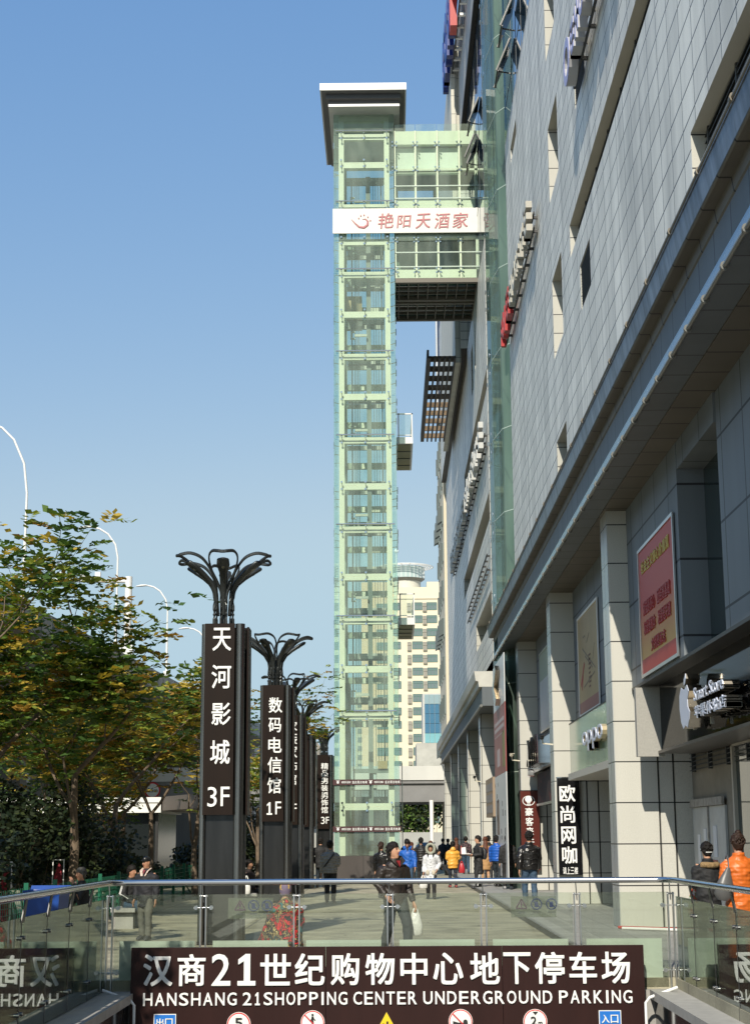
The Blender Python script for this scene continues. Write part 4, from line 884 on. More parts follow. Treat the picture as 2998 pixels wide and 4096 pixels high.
def tree(x, y, h, spread, seed, label, cols, dens=1.0, lean=(0, 0), base=.09, group='young autumn trees along the left of the plaza', first=.38, leaf=.56):
    r = random.Random(seed); T = empty('autumn_tree', (x, y, 0), label, 'tree', group)
    tr = MB(); cr = MB(); tips = []
    def grow(p, d, ln, rad, lvl):
        pts = [p]; rr = [rad]; n = 4
        for i in range(n):
            d = (d+Vector((r.uniform(-.16, .16), r.uniform(-.16, .16), r.uniform(-.03, .14)))).normalized(); p = p+d*(ln/n); pts.append(p); rr.append(rad*(1-.45*(i+1)/n))
        tr.loft(pts, rr, 7 if lvl < 2 else 4)
        if lvl >= 3: tips.extend([(pts[-1], d), (pts[2], d)]); return
        k = (3, 3, 3)[lvl]
        for j in range(k):
            a = r.uniform(0, 2*math.pi) if lvl else 2*math.pi*(j+r.uniform(-.2, .2))/k
            o = Vector((math.cos(a), math.sin(a), 0)); nd = (d*r.uniform(.7, 1.1)+o*r.uniform(.45, .95)*spread).normalized()
            s = pts[-1] if j == 0 else pts[r.choice((2, 3, 4))]
            grow(s, nd, ln*r.uniform(.62, .85), rr[-1]*.8 if j == 0 else rr[-1]*.62, lvl+1)
        if lvl >= 1: tips.append((pts[-1], d))
    grow(Vector((0, 0, 0)), Vector((lean[0], lean[1], 1)).normalized(), h*first, base, 0)
    zt = max(p.z for p, d in tips); k = h*.95/zt
    for p, d in tips:
        for j in range(max(1, int(r.uniform(4.5, 10)*dens))):
            a = r.uniform(0, 2*math.pi); dd = (Vector((math.cos(a), math.sin(a), r.uniform(-.25, .6)))+d*.4)
            q_ = p+Vector((r.gauss(0, .30), r.gauss(0, .30), r.gauss(-.08, .28)))
            pinnate(cr, q_, dd, leaf*r.uniform(.7, 1.25), r, r.choices(range(5), cols)[0])
    k = min(1.6, max(.6, k)); kr = k**.7
    for q_ in (tr, cr): q_.v = [(a*kr, b*kr, c*k) for a, b, c in q_.v]
    tr.build('trunk', bark, T); cr.build('crown', LV, T)
    return T
A = (6, 4, 1.5, .6, 4)
tree(-8.0, 34.5, 8.5, .95, 3, 'tall tree at the left edge with dark branching trunk and dense green crown', A, 1.35, (-.05, 0), .13)
tree(-7.2, 37.0, 7.4, 1.15, 11, 'leaning tree beside the left edge tree, its crown reaching towards the gantry', (4, 4, 3, 2, 4), 1.15, (.06, 0), .12)
tree(-7.3, 42.5, 6.8, 1.0, 5, 'multi branched tree in front of the white shelter roof', (4, 4, 3, 2, 4), 1.0, (-.04, 0), .12)
tree(-6.9, 46.5, 6.8, .9, 23, 'yellowing tree with forked trunk right of the shelter', (2, 4, 5, 1.5, 2), 1.0, (.0, 0), .11)
tree(-6.3, 53, 7.2, .75, 8, 'golden tree touching the left side of the nearest pylon', (3, 4, 5, 1.5, 1), 1.25, (0, 0), .12, first=.42)
tree(-5.0, 62, 8.4, .8, 17, 'pale yellow tree showing between the first and second pylons', (3, 4, 4, 1, 1), 1.1, (0, 0), .12)
tree(-5.2, 76, 6.5, .8, 19, 'green tree low behind the second pylon', (5, 4, 2, 1, 3), 1.0, (0, 0), .12)
tree(-9.8, 47, 6.6, 1.05, 29, 'dark green tree behind the shelter, deepest in the row', (5, 4, 2, 1, 6), 1.2, (0, 0), .12)
tree(-9.6, 39.5, 8.0, 1.1, 31, 'full green tree standing deeper in the row, left of the camera gantry', (6, 4, 2, 1, 4), 1.3, (.02, 0), .12)
tree(-10.6, 34.0, 9.0, 1.1, 37, 'broad green tree at the left edge, behind the tallest one', (6, 4, 2, 1, 5), 1.3, (0, 0), .12)
tree(-8.6, 51.0, 6.4, 1.1, 53, 'low golden tree in front of the elevated road, beside the shelter', (3, 4, 5, 2, 2), 1.3, (0, 0), .11)
# trees of the same row before the frame, on the left of the ramp: they shade it
tree(-7.5, 12.6, 8.0, .75, 41, 'nearest tree of the row beside the ramp', A, 1.7, (0, 0), .13)
tree(-8.6, 19.0, 8.0, .75, 43, 'second tree of the row beside the ramp', A, 1.7, (-.05, 0), .13)
tree(-9.4, 25.0, 7.6, .9, 47, 'third tree of the row beside the ramp', A, 1.7, (-.05, 0), .13)
fl_ = MB(); r_f = random.Random(77)
for i in range(420):
    x = r_f.uniform(-7, 2.7) if i % 3 else r_f.gauss(-5.5, .9); y = r_f.uniform(22.6, 75); a = r_f.uniform(0, 6.28); l = r_f.uniform(.03, .07); c_, s_ = math.cos(a)*l, math.sin(a)*l
    fl_.add([(x-c_, y-s_, .006), (x+s_*.5, y-c_*.5, .012), (x+c_, y+s_, .008), (x-s_*.5, y+c_*.5, .006)], [(0, 1, 2, 3)], i % 3)
fl_.build('fallen_leaves', [mat('dry leaf', (.16, .10, .04), .8), mat('dark grit', (.06, .05, .04), .8), mat('scrap paper', (.45, .43, .4), .8)], kind='stuff')
def shrub(x, y, rx, ry, h, n, seed, label, group, mats=DK, leaf=.13, z0=.05, name='shrub', w=(5, 3, 1)):
    r = random.Random(seed); S = empty(name, (x, y, 0), label, 'shrub' if name == 'shrub' else 'tree', group); m = MB(); st = MB()
    lobes = [(r.uniform(-.75, .75)*rx, r.uniform(-.75, .75)*ry, h*r.uniform(.35, .82), r.uniform(.35, .6)) for _ in range(9)]
    for lx, ly, lz, lr in lobes: st.loft([(lx*.3, ly*.3, 0), (lx*.7, ly*.7, lz*.6), (lx, ly, lz)], [.03, .02, .01], 5)
    for i in range(n):
        lx, ly, lz, lr = r.choice(lobes); v = Vector((r.gauss(0, 1), r.gauss(0, 1), r.gauss(0, 1))).normalized()*(r.random()**.45)
        p = Vector((lx+v.x*lr*rx, ly+v.y*lr*ry, lz+v.z*lr*h*.55))
        if p.z < z0: p.z = z0+r.random()*.4
        a = Vector((r.gauss(0, 1), r.gauss(0, 1), r.gauss(-.2, .7))).normalized(); l = leaf*r.uniform(.7, 1.3); b = a.orthogonal().normalized()*l*.33
        m.add([p, p+a*l*.5+b, p+a*l, p+a*l*.5-b], [(0, 1, 2, 3)], r.choices(range(len(mats)), w[:len(mats)])[0])
    st.build('stems', bark, S); m.build('foliage', mats, S); return S
hl = ['dark evergreen shrub at the far left behind the fence', 'dark evergreen shrub left of the leaning tree', 'tall dark shrub under the white shelter edge', 'dark shrub behind the seated man', 'dark shrub in front of the kiosk glass', 'dark shrub behind the man in the cap', 'rounded dark shrub beside the nearest pylon', 'green shrub glimpsed between the first and second pylons']
for i, (x, y, rx, h) in enumerate(((-8.6, 31.5, 1.7, 3.1), (-8.6, 35, 1.7, 3.3), (-8.4, 38.5, 1.7, 3.2), (-8.2, 42, 1.6, 2.6), (-8.0, 45.5, 1.4, 1.5), (-7.8, 50, 1.2, 1.2), (-6.6, 56, 1.0, 1.5), (-5.2, 66, 1.4, 3.0))):
    shrub(x, y, rx, 1.7, h, 5200, 60+i, hl[i], 'dark evergreen shrubs behind the green fence')
fr = DK+[LV[0]]
for i, (x, y, lab) in enumerate(((4.4, 168, 'broad dark green tree under the viaduct, left of the white pole'), (9.6, 170, 'dark green tree under the viaduct, right of the white pole'), (-3.5, 175, 'dark green tree seen through the foot of the lift tower'))):
    shrub(x, y, 5.2, 4, 8.5, 5200, 80+i, lab, 'trees beyond the viaduct', fr, .45, .2, 'street_tree', (3, 3, 3, 4))
# green fence
gf = mat('green fence paint', (.0, .11, .055), .45)
FN = empty('fence', (-6.4, 40, 0), 'low green wire fence with square posts in front of the shrubs', 'fence')
def q9(m): m.v = [(x+6.4, y-40, z) for (x, y, z) in m.v]; return m
fy = [24+i*2.45 for i in range(17)]
for y in fy: m = MB(); m.box(-6.46, -6.38, y, y+.08, 0, 1.08); q9(m).build('post', gf, FN)
m = MB()
for z in [.12+.115*i for i in range(8)]: m.bar((-6.42, fy[0], z), (-6.42, fy[-1], z), .01, .01)
y = fy[0]
while y < fy[-1]: m.bar((-6.42, y, .1), (-6.42, y, 1.0), .008, .008); y += .14
q9(m).build('wire_mesh', gf, FN)
# shelter kiosk
KS = empty('shelter_kiosk', (-9, 60, 0), 'flat roofed kiosk with white fascia and dark glass behind the shrubs', 'kiosk')
def qa(m): m.v = [(x+9, y-60, z) for (x, y, z) in m.v]; return m
m = MB(); m.box(-17, -8.45, 60, 66, 2.78, 3.34, 0); m.box(-17, -8.43, 59.99, 60, 3.12, 3.15, 1); qa(m).build('fascia', [mat('white fascia', (.78, .78, .74), .4, 0, .06, .6), black], KS)
m = MB(); m.ext([(-8.4, 60, 2.85), (-6.5, 55.5, 2.85), (-6.5, 66, 2.85), (-8.4, 66, 2.85)], (0, 0, .5)); qa(m).build('side_canopy', mat('canopy edge in painted shade', (.11, .09, .075), .6), KS)  # tree shade on this edge is put into its brown colour
m = MB(); m.box(-16, -8.6, 60.5, 65.5, .05, 2.78, 0)
for x in (-14, -12, -10.2, -8.7): m.box(x, x+.1, 60.4, 60.5, .05, 2.78, 1)
qa(m).build('dark_glazing', [mat('smoked kiosk glass', (.012, .015, .015), .15, spec=.15), black], KS)
# ------------------------------------------------------------------ shop signs along the arcade
NX = Vector((0, -1, 0)); UZ = Vector((0, 0, 1))      # lettering that faces the plaza: reads from far to near
def face(m, ch, X, l_bot, l_top, r_mid, dep, mi=0, gap=0):
    p = atx(*l_bot, X); t = atx(*l_top, X); r = atx(*r_mid, X)
    n = len(ch) if isinstance(ch, (list, tuple)) else 1
    chs = ch if n > 1 else [ch]; L = p.y-r.y; cw = L/n
    for i, c in enumerate(chs): m.glyph(c, (X, p.y-cw*i, p.z), NX, UZ, cw*(1-gap), t.z-p.z, dep, mi)
brushed = mat('brushed champagne steel', (.55, .5, .42), .25, 1, .1, 10); lface = mat('pale blue white letter face', (.62, .66, .78), .4)
gblack = mat('polished black fascia', (.006, .006, .006), .05, spec=.025)
SS = empty('shop_fascia', (5.1, 24, 4), 'polished black shop fascia under the red poster with raised metal letters', 'shop sign')
def o_(m, c): m.v = [(x-c[0], y-c[1], z-c[2]) for (x, y, z) in m.v]; return m
zb, zt2 = 3.38, 4.72; c = (5.1, 24, 4)
m = MB(); m.box(5.07, 5.8, 8, 30.15, zb, zt2); o_(m, c).build('fascia', gblack, SS)
m = MB(); m.box(5.0, 5.8, 8, 30.2, zt2, zt2+.05, 0); m.box(5.0, 5.8, 8, 30.2, zb-.05, zb, 0); m.box(4.73, 5.3, 8, 31.35, 4.60, 4.655, 1); o_(m, c).build('cap', [mat('dark cap metal', (.1, .09, .08), .4, .5), black], SS)
m = MB(); m.box(4.62, 5.12, 30.16, 30.36, zb-.1, 4.56, 0); o_(m, c).build('end_panel', [mat('grey stone end panel', (.33, .32, .29), .6, 0, .1, 30), black], SS)
X = 4.78
def thick(m, ch, *a):  # letter: metal returns behind, pale face in front
    face(m, ch, X, *a[:3], -.24, 1, .06); face(m, ch, X-.004, *a[:3], -.006, 0, .06)
m = MB(); face(m, 'Smart Store', X, (2777, 2806), (2777, 2752), (2893, 2745), -.22, 1); face(m, 'Smart Store', X-.02, (2777, 2806), (2777, 2752), (2893, 2745), .015, 0); o_(m, c).build('lettering', [lface, brushed], SS)
m = MB(); face(m, list('苹果体验店'), X, (2780, 2876), (2780, 2826), (2908, 2850), -.22, 1, .1); face(m, list('苹果体验店'), X-.02, (2780, 2876), (2780, 2826), (2908, 2850), .015, 0, .1); o_(m, c).build('lettering', [lface, brushed], SS)
# fruit emblem
p = atx(2722, 2920, X); t = atx(2722, 2752, X); r = atx(2760, 2840, X); hh = (t.z-p.z); ww = (p.y-r.y); cy, cz = p.y-ww/2, p.z+hh/2
out = [(-.05, .42), (-.28, .5), (-.46, .32), (-.5, 0), (-.4, -.32), (-.2, -.5), (0, -.43), (.2, -.5), (.38, -.32), (.46, -.15), (.3, -.02), (.28, .16), (.44, .34), (.28, .5), (.05, .42)]
poly = [(X, cy-a*ww, cz+b*hh) for a, b in out]
leafp = [(X, cy-a*ww, cz+b*hh) for a, b in ((0, .52), (.02, .66), (.2, .78), (.22, .66), (.12, .55))]
m = MB(); m.ext(poly, (.22, 0, 0), 1); m.ext(leafp, (.22, 0, 0), 1); m.ext([(x-.012, y, z) for x, y, z in poly], (.01, 0, 0), 0); m.ext([(x-.012, y, z) for x, y, z in leafp], (.01, 0, 0), 0)
o_(m, c).build('emblem', [lface, brushed], SS)
for y in (26, 24.6): m = MB(); m.box(4.9, 4.95, y, y+.06, 3.5, 4.0); m.bar((4.92, y+.03, 3.9), (5.07, y+.03, 3.9), .04, .04); o_(m, c).build('bracket', brushed, SS)
# green glass sign
OS = empty('shop_fascia', (4.6, 37, 4), 'pale green glass shop fascia with round raised letters between two columns', 'shop sign'); c = (4.6, 37, 4)
X = 4.6; zt3 = atx(2275, 2900, X).z; zb3 = atx(2284, 3095, X).z; yl = atx(2275, 2900, X).y
m = MB(); m.box(X, 5.7, 32.5, yl, zb3, zt3); o_(m, c).build('fascia', mat('green backed glass', (.27, .36, .25), .12, 0, .08, .7, spec=.6), OS)
m = MB(); m.box(X-.06, 5.7, 32.5, yl+.04, zb3-.16, zb3, 0); m.box(X-.01, 5.7, 32.5, yl+.01, zt3, zt3+.03, 1); o_(m, c).build('trim', [mat('stone trim', (.5, .48, .42), .5), black], OS)
m = MB(); Xl = 4.48
face(m, 'oppo', Xl, (2331, 3012), (2331, 2931), (2409, 2940), -.1, 1); face(m, 'oppo', Xl-.02, (2331, 3012), (2331, 2931), (2409, 2940), .015, 0); o_(m, c).build('lettering', [lface, mat('warm letter returns', (.6, .5, .33), .4, .4)], OS)
# black vertical internet cafe sign on the second column
def vsign(name, Y, tlx, trx, ty, by, chars, mats, label, dx, dep=.1, steelside=True):
    a = at(tlx, ty, Y); b = at(trx, ty, Y); zb = at(tlx, by, Y).z; V = empty(name, ((a.x+b.x)/2, Y, zb), label, 'sign')
    m = MB(); hw = (b.x-a.x)/2; H = a.z-zb
    m.box(-hw, hw, -dep, 0, 0, H, 0); m.build('board', [mats[0]], V)
    m = MB(); m.box(-hw-.012, -hw, -dep, .3, 0, H+.02); m.box(-hw-.012, hw+.012, -dep, .02, H, H+.03); m.box(hw, hw+.01, -dep, .02, 0, H); m.build('edge_trim', chrome if steelside else whitep, V)
    for (ch, x0, x1, y0, y1) in chars:
        p = at(x0, y1, Y-dep); q_ = at(x1, y1, Y-dep); t = at(x0, y0, Y-dep)
        m = MB(); m.glyph(ch, (p.x-V.location.x, -dep-.004, p.z-zb), (1, 0, 0), (0, 0, 1), q_.x-p.x, t.z-p.z, .015); m.build('character', mats[1], V)
    return V
def z8(x0, x1, y0, y1): return (1700+x0/2.36, 1700+x1/2.36, 3100+y0/2.36, 3100+y1/2.36)
vsign('vertical_sign', 42.28, 2224, 2313, 3113, 3500, [('欧', *z8(1265, 1416, 95, 255)), ('尚', *z8(1275, 1412, 290, 452)), ('网', *z8(1283, 1422, 487, 650)), ('咖', *z8(1290, 1432, 675, 838))]+[(k, *z8(1298+36*i, 1331+36*i, 870, 936)) for i, k in enumerate('请上三楼')],
      (mat('gloss black sign', (.008, .008, .009), .15), wl), 'tall black sign with white characters for an internet cafe upstairs', 0)
V = vsign('vertical_sign', 53.1, 2078, 2152, 3165, 3480, [('豪', *z8(942, 1016, 310, 386)), ('客', *z8(945, 1019, 400, 480)), ('来', *z8(950, 1023, 492, 570)), ('牛', *z8(955, 1027, 590, 665)), ('排', *z8(960, 1030, 690, 765))],
      (mat('maroon sign board', (.09, .018, .012), .3), wl), 'maroon steakhouse sign with white bull emblem on the third column', 0)
e = at(1700+973/2.36, 3100+243/2.36, 53); ex, ez = e.x-V.location.x, e.z-V.location.z; m = MB()
for j in range(24):
    a, b = 2*math.pi*j/24, 2*math.pi*(j+1)/24; m.bar((ex+.19*math.cos(a), -.11, ez+.15*math.sin(a)), (ex+.19*math.cos(b), -.11, ez+.15*math.sin(b)), .015, .022)
m.ball((ex, -.11, ez+.04), .12, .012, .1, 14); m.box(ex-.05, ex-.01, -.12, -.1, ez-.15, ez-.04); m.box(ex+.015, ex+.05, -.12, -.1, ez-.15, ez-.04); m.box(ex-.05, ex+.05, -.12, -.1, ez-.1, ez-.08)
m.build('emblem', wl, V)
# chrome letter sign and red display between the second and third columns
CS = empty('chrome_sign', (4.6, 47, 4.2), 'mirror polished sign of upright metal strips above a red display', 'shop sign'); c = (4.6, 47, 4.2)
X = 4.62; a = atx(2118, 2985, X); b = atx(2135, 3098, X)
m = MB(); m.box(X, 5.6, 43.3, a.y, b.z+.05, a.z); o_(m, c).build('panel', mat('bronze mirror panel', (.3, .27, .22), .12, .9), CS)
m = MB(); y0 = a.y-.7
m.ext([(X-.2, y0, b.z+.25), (X-.2, y0-.9, b.z+.25), (X-.2, y0-.75, b.z+.85), (X-.2, y0-.3, b.z+1.1)], (.2, 0, 0)); m.loft([(X-.2, y0-.4, b.z+.2), (X, y0-.4, b.z+.2)], .28, 14)
for i in range(5): m.box(X-.22, X, y0-1.5-i*.75, y0-1.15-i*.75, b.z+.2, b.z+1.05+.04*(i % 2))
o_(m, c).build('metal_strip', chrome, CS)
m = MB(); m.box(X+.1, 5.6, 43.3, a.y-1.2, b.z-.95, b.z, 0); m.box(X+.06, X+.1, 43.3, a.y-1.2, b.z-1.0, b.z-.93, 1); o_(m, c).build('display', [patches('dim red display', [(0, (.02, .008, .008)), (.6, (.16, .012, .01)), (.66, (.03, .01, .01))], 3), steel], CS)
# advertising boards on the glass pier
AB = empty('advert_board', (3.86, 56.5, 0), 'tall advert board in three fields, white, faded red and white, on the glass pier', 'advert'); c = (3.86, 56.5, 0)
adr = mat('faded red advert', (.30, .09, .085), .4, 0, .08, 1); adw = mat('white advert', (.62, .63, .63), .35, 0, .05, 1); adg = mat('grey print', (.16, .16, .17)); pb = mat('pale print', (.5, .42, .42), .5)
X = 3.84; ya, yb = 53.6, 59.3
z1_, z2_ = atx(1979, 2850, X).z, atx(1990, 3104, X).z
m = MB(); m.box(X, X+.03, ya, yb, z1_+.01, 7.9); m.ext([(X-.01, 57.4, 7.0), (X-.01, 56, 7.7), (X-.01, 55.5, 7.5), (X-.01, 56.6, 7.0), (X-.01, 55.5, 6.5), (X-.01, 56, 6.3)], (-.15, 0, 0), 1); o_(m, c).build('white_field', [adw, brushed], AB)
m = MB(); m.box(X, X+.03, ya, yb, z2_+.01, z1_, 0)
for i in range(2): m.box(X-.004, X, 54.2, 58.9, z1_-.55-i*.22, z1_-.42-i*.22, 1)
m.box(X-.004, X, 54.2, 58.9, z1_-.95, z1_-.92, 1); m.box(X-.004, X, 54.0, 55, z2_+.2, z2_+1.4, 2); m.box(X-.004, X, 56.5, 57.8, z2_+.3, z2_+.9, 1)
o_(m, c).build('red_field', [adr, pb, mat('olive print', (.25, .25, .1))], AB)
m = MB(); m.box(X, X+.03, ya, yb, .5, z2_, 0)
rr = random.Random(4)
for i in range(16):
    y0 = rr.uniform(54, 58.4); z0 = rr.uniform(.8, z2_-.4); m.box(X-.004, X, y0, y0+rr.uniform(.15, .4), z0, z0+rr.uniform(.1, .25), 1)
m.box(X-.004, X, 57.3, 58.6, 1.9, 3.1, 2); o_(m, c).build('lower_field', [adw, adg, mat('brown photo print', (.2, .15, .13), .5, 0, .5, 4)], AB)
m = MB(); m.box(3.95, 4.3, 62.5, 67, 2.6, 4.1, 0)
for i in range(5):
    for j in range(3): m.box(3.94, 3.95, 62.8+i*.8, 63.3+i*.8, 2.75+j*.42, 3.05+j*.42, 1)
m.build('lattice_panel', [mat('carved wooden lattice', (.3, .22, .15), .6), adg], None, None, 0, 'brown carved lattice panel beside the white advert field', 'panel')
# posters
def poster(name, X, TL, BL, TR, label, fill, rows, frame=whitep):
    a = atx(*TL, X); b = atx(*BL, X); r = atx(*TR, X); P = empty(name, (X, (a.y+r.y)/2, b.z), label, 'poster'); W = a.y-r.y; H = a.z-b.z; w2 = W/2
    m = MB(); m.box(-.03, .0, -w2-.06, w2+.06, -.06, 0, 0); m.box(-.03, 0, -w2-.06, w2+.06, H, H+.06); m.box(-.03, 0, -w2-.06, -w2, 0, H); m.box(-.03, 0, w2, w2+.06, 0, H); m.build('frame', frame, P)
    m = MB(); ms = []
    for i, (f0, f1, mt) in enumerate(fill): m.quad((-.008, w2, H*f0), (-.008, -w2, H*f0), (-.008, -w2, H*f1), (-.008, w2, H*f1), i); ms.append(mt)
    m.build('print', ms, P)
    for (txt, u0, u1, f0, f1, mt) in rows:
        m = MB(); n = len(txt); cw = (u1-u0)*W/n
        for i, ch in enumerate(txt):
            if ch != ' ': m.glyph(ch, (-.012, w2-u0*W-cw*i, H*f0), NX, UZ, cw*.92, H*(f1-f0), .004, 0, .05)
        m.build('lettering', mt, P)
    return P, W, H
def grad(name, c0, c1):
    m = mat(name, c0, .45); n = m.node_tree; tc = n.nodes.new('ShaderNodeTexCoord'); sp = n.nodes.new('ShaderNodeSeparateXYZ'); n.links.new(tc.outputs['Generated'], sp.inputs[0]); mx = n.nodes.new('ShaderNodeMix'); mx.data_type = 'RGBA'; mx.inputs[6].default_value = (*c0, 1); mx.inputs[7].default_value = (*c1, 1)
    mr = n.nodes.new('ShaderNodeMapRange'); mr.inputs[1].default_value = .1; mr.inputs[2].default_value = .55; n.links.new(sp.outputs[2], mr.inputs[0]); n.links.new(mr.outputs[0], mx.inputs[0]); n.links.new(mx.outputs[2], n.nodes['Principled BSDF'].inputs[0]); return m
gold = mat('gold print', (.62, .47, .1), .5); rp = mat('crimson print', (.42, .03, .03), .5)
pg = grad('red and gold poster print', (.62, .36, .06), (.52, .03, .015))
poster('poster', 4.73, (2553, 2217), (2574, 2700), (2689, 2086), 'red and yellow slogan poster in a silver frame on the upper wall', [(0, .12, mat('poster red', (.40, .05, .035), .5)), (.12, 1, pg)],
       [('社会主义核心价值观', .08, .9, .80, .90, gold), ('爱国是核心 团结是基础', .1, .88, .46, .57, rp), ('和谐是根本 发展是关键', .1, .88, .30, .41, rp), ('文明是标志', .3, .72, .14, .24, rp)], steel)
P, W, H = poster('poster', 4.88, (2309, 2487), (2322, 2862), (2386, 2407), 'faded beige poster with a red foot in the bay beyond the nearest column', [(0, .12, mat('poster rose', (.35, .12, .1), .5)), (.12, 1, mat('poster beige', (.45, .32, .15), .5, 0, .12, .6))], [])
m = MB()
for k in range(14): m.bar((-.012, rr.uniform(-.35, .3)*W, H*rr.uniform(.2, .8)), (-.012, rr.uniform(-.35, .3)*W, H*rr.uniform(.2, .8)), .004, .035, 0) if k < 6 else m.box(-.014, -.01, W*(-.1-.02*(k % 3)), W*(-.02), H*(.2+.045*k-.25), H*(.22+.045*k-.25), 1)
m.bar((-.012, W*.4, H*.3), (-.012, W*.2, H*.5), .004, .1, 2); m.bar((-.012, W*.35, H*.25), (-.012, W*.28, H*.4), .004, .1, 2); m.build('brush_drawing', [mat('grey brush', (.25, .2, .14)), mat('brown print', (.2, .1, .06)), rp], P)
poster('poster', 4.88, (2157, 2625), (2168, 2925), (2190, 2560), 'washed out green and white poster in the bay beyond the second column', [(0, .65, adw), (.65, 1, mat('poster pale green', (.36, .42, .33), .5))], [], steel)
# letters standing off the upper walls: thick plates on rails
def rack(name, label, X, ya, yb, zc, H, specs, railm=black, off=.55):
    P = empty(name, (X, ya, zc), label, 'sign'); L = yb-ya
    m = MB()
    for z in (-H*.28, H*.1): m.bar((-.14, 0, z), (-.14, L, z), .05, .06)
    y = .4
    while y < L: m.bar((-.16, y, -H*.28), (0, y, -H*.28), .06, .08); m.bar((-.16, y, H*.1), (0, y, H*.1), .06, .08); y += 1.4
    m.build('rail', railm, P); return P
rr = random.Random(9)
P = rack('wall_lettering', 'row of bluish white letters on black rails high on the near wall', XF, 26, 33.4, 18.6, 1.0, None)
def plates(P, items, matf, mats_, dep=.3, x0=-.17):
    for (y0, y1, z0, z1, kind) in items:
        m = MB()
        if kind == 'o': 
            n = 18; cy, cz, ry, rz = (y0+y1)/2, (z0+z1)/2, (y1-y0)/2, (z1-z0)/2
            for j in range(n):
                a, b = 2*math.pi*j/n, 2*math.pi*(j+1)/n
                pa, pb = (cy+ry*math.cos(a), cz+rz*math.sin(a)), (cy+ry*math.cos(b), cz+rz*math.sin(b)); qa_, qb = (cy+ry*.6*math.cos(a), cz+rz*.6*math.sin(a)), (cy+ry*.6*math.cos(b), cz+rz*.6*math.sin(b))
                for xx, mm, dd in ((x0, 1, -dep), (x0-dep-.004, 0, -.012)): m.ext([(xx, *pa), (xx, *pb), (xx, *qb), (xx, *qa_)], (dd, 0, 0), mm)
        else:
            t = (z1-z0)*.2; bars = {'E': [(0, 1, 0, .22), (0, 1, .39, .61), (0, 1, .78, 1), (.72, 1, 0, 1)], 'l': [(.2, .8, 0, 1)], 'T': [(0, 1, .75, 1), (.35, .65, 0, 1)], 'H': [(0, .3, 0, 1), (.7, 1, 0, 1), (0, 1, .4, .62)], 'F': [(.0, 1, .75, 1), (.7, 1, 0, 1), (.2, 1, .4, .58)]}[kind]
            for (a, b, c_, d) in bars:
                ya_, yb_, za, zb_ = y0+(y1-y0)*a, y0+(y1-y0)*b, z0+(z1-z0)*c_, z0+(z1-z0)*d
                m.box(x0-dep, x0, ya_, yb_, za, zb_, 1); m.box(x0-dep-.012, x0-dep-.002, ya_+.01, yb_-.01, za+.01, zb_-.01, 0)
        m.build('letter', mats_, P)
lv_ = [mat('violet white letter face', (.38, .38, .62), .4), mat('grey letter returns', (.42, .42, .44), .4)]
plates(P, [(6.2, 7.3, -.5, .55, 'o'), (5.4, 6.0, -.3, .4, 'E'), (4.6, 5.2, -.3, .42, 'H'), (3.7, 4.4, -.3, .4, 'o'), (2.9, 3.5, -.3, .42, 'F'), (2.0, 2.7, -.3, .4, 'E'), (1.1, 1.8, -.3, .4, 'o'), (.2, .9, -.3, .42, 'H')], None, lv_, .2)
P = rack('wall_lettering', 'row of cream letters ending in red ones on black rails beside the glass pier', XF, 43.4, 54.6, 19.3, 1.1, None)
lc = [mat('cream letter face', (.5, .48, .41), .4), mat('cream letter returns', (.38, .36, .31), .4)]; lr = [mat('red letter face', (.5, .03, .03), .35), mat('red letter returns', (.42, .03, .03), .35)]
plates(P, [(.2, 1.1, -.35, .55, 'E'), (1.5, 2.0, -.3, .4, 'H'), (2.3, 2.8, -.3, .4, 'T'), (3.1, 3.6, -.3, .38, 'F'), (3.8, 4.4, -.3, .4, 'H'), (4.6, 5.7, -.4, .5, 'o'), (5.9, 6.3, -.3, .4, 'l'), (6.5, 7.2, -.35, .4, 'E')], None, lc, .17)
plates(P, [(7.5, 8.6, -.4, .55, 'E'), (8.9, 9.5, -.5, .4, 'l'), (9.6, 10.3, -.5, .45, 'o'), (10.4, 11.0, -.5, .35, 'F'), ], None, lr, .17)
P = rack('wall_lettering', 'long row of weathered white letters on rails across the far wall', XF, 68, 104, 19.0, 1.3, None)
it = []; y = .5; kk = 'EHToFEoHlETF'
i = 0
while y < 34: it.append((y, y+.95, -.4, .6 if i % 4 else .8, kk[i % 12])); y += 1.25 if i % 5 else 1.9; i += 1
plates(P, it, None, [mat('white letter face', (.6, .6, .58), .4), mat('white letter returns', (.5, .5, .48), .4)], .2)
P = rack('empty_sign_rails', 'empty black sign rails with their shadow low on the far wall', XF, 68, 86, 13.6, 1.6, None)
# blue and red letters along the roof edge
P = empty('roof_lettering', (4.2, 66, 43.5), 'tall blue letters and one red emblem along the roof edge of the glass wall', 'sign')
m = MB(); m.bar((-.35, 0, -1), (-.35, 22, 1.2), .1, .1); m.bar((-.35, 0, .6), (-.35, 22, 2.8), .1, .1)
for k in range(14): m.bar((-.35, 1+k*1.5, -.9+k*.15), (0, 1+k*1.5, -.9+k*.15), .18, .14, 1)
m.build('rail', [black, whitep], P)
bl = [mat('deep blue letter face', (.015, .05, .30), .3), mat('deep blue returns', (.012, .03, .18), .35)]
plates(P, [(20.2, 21.8, 1.0, 4.2, 'o'), (18.2, 19.8, .9, 4.1, 'E'), (16.2, 17.8, .7, 3.9, 'o'), (14.2, 15.8, .5, 3.7, 'H'), (12.2, 13.8, .3, 3.5, 'o'), (5, 7, -.4, 3.0, 'E'), (2.4, 4.4, -.6, 2.8, 'o')], None, bl, .35, -.4)
plates(P, [(8, 11.6, -.3, 4.2, 'F')], None, lr, .35, -.4)
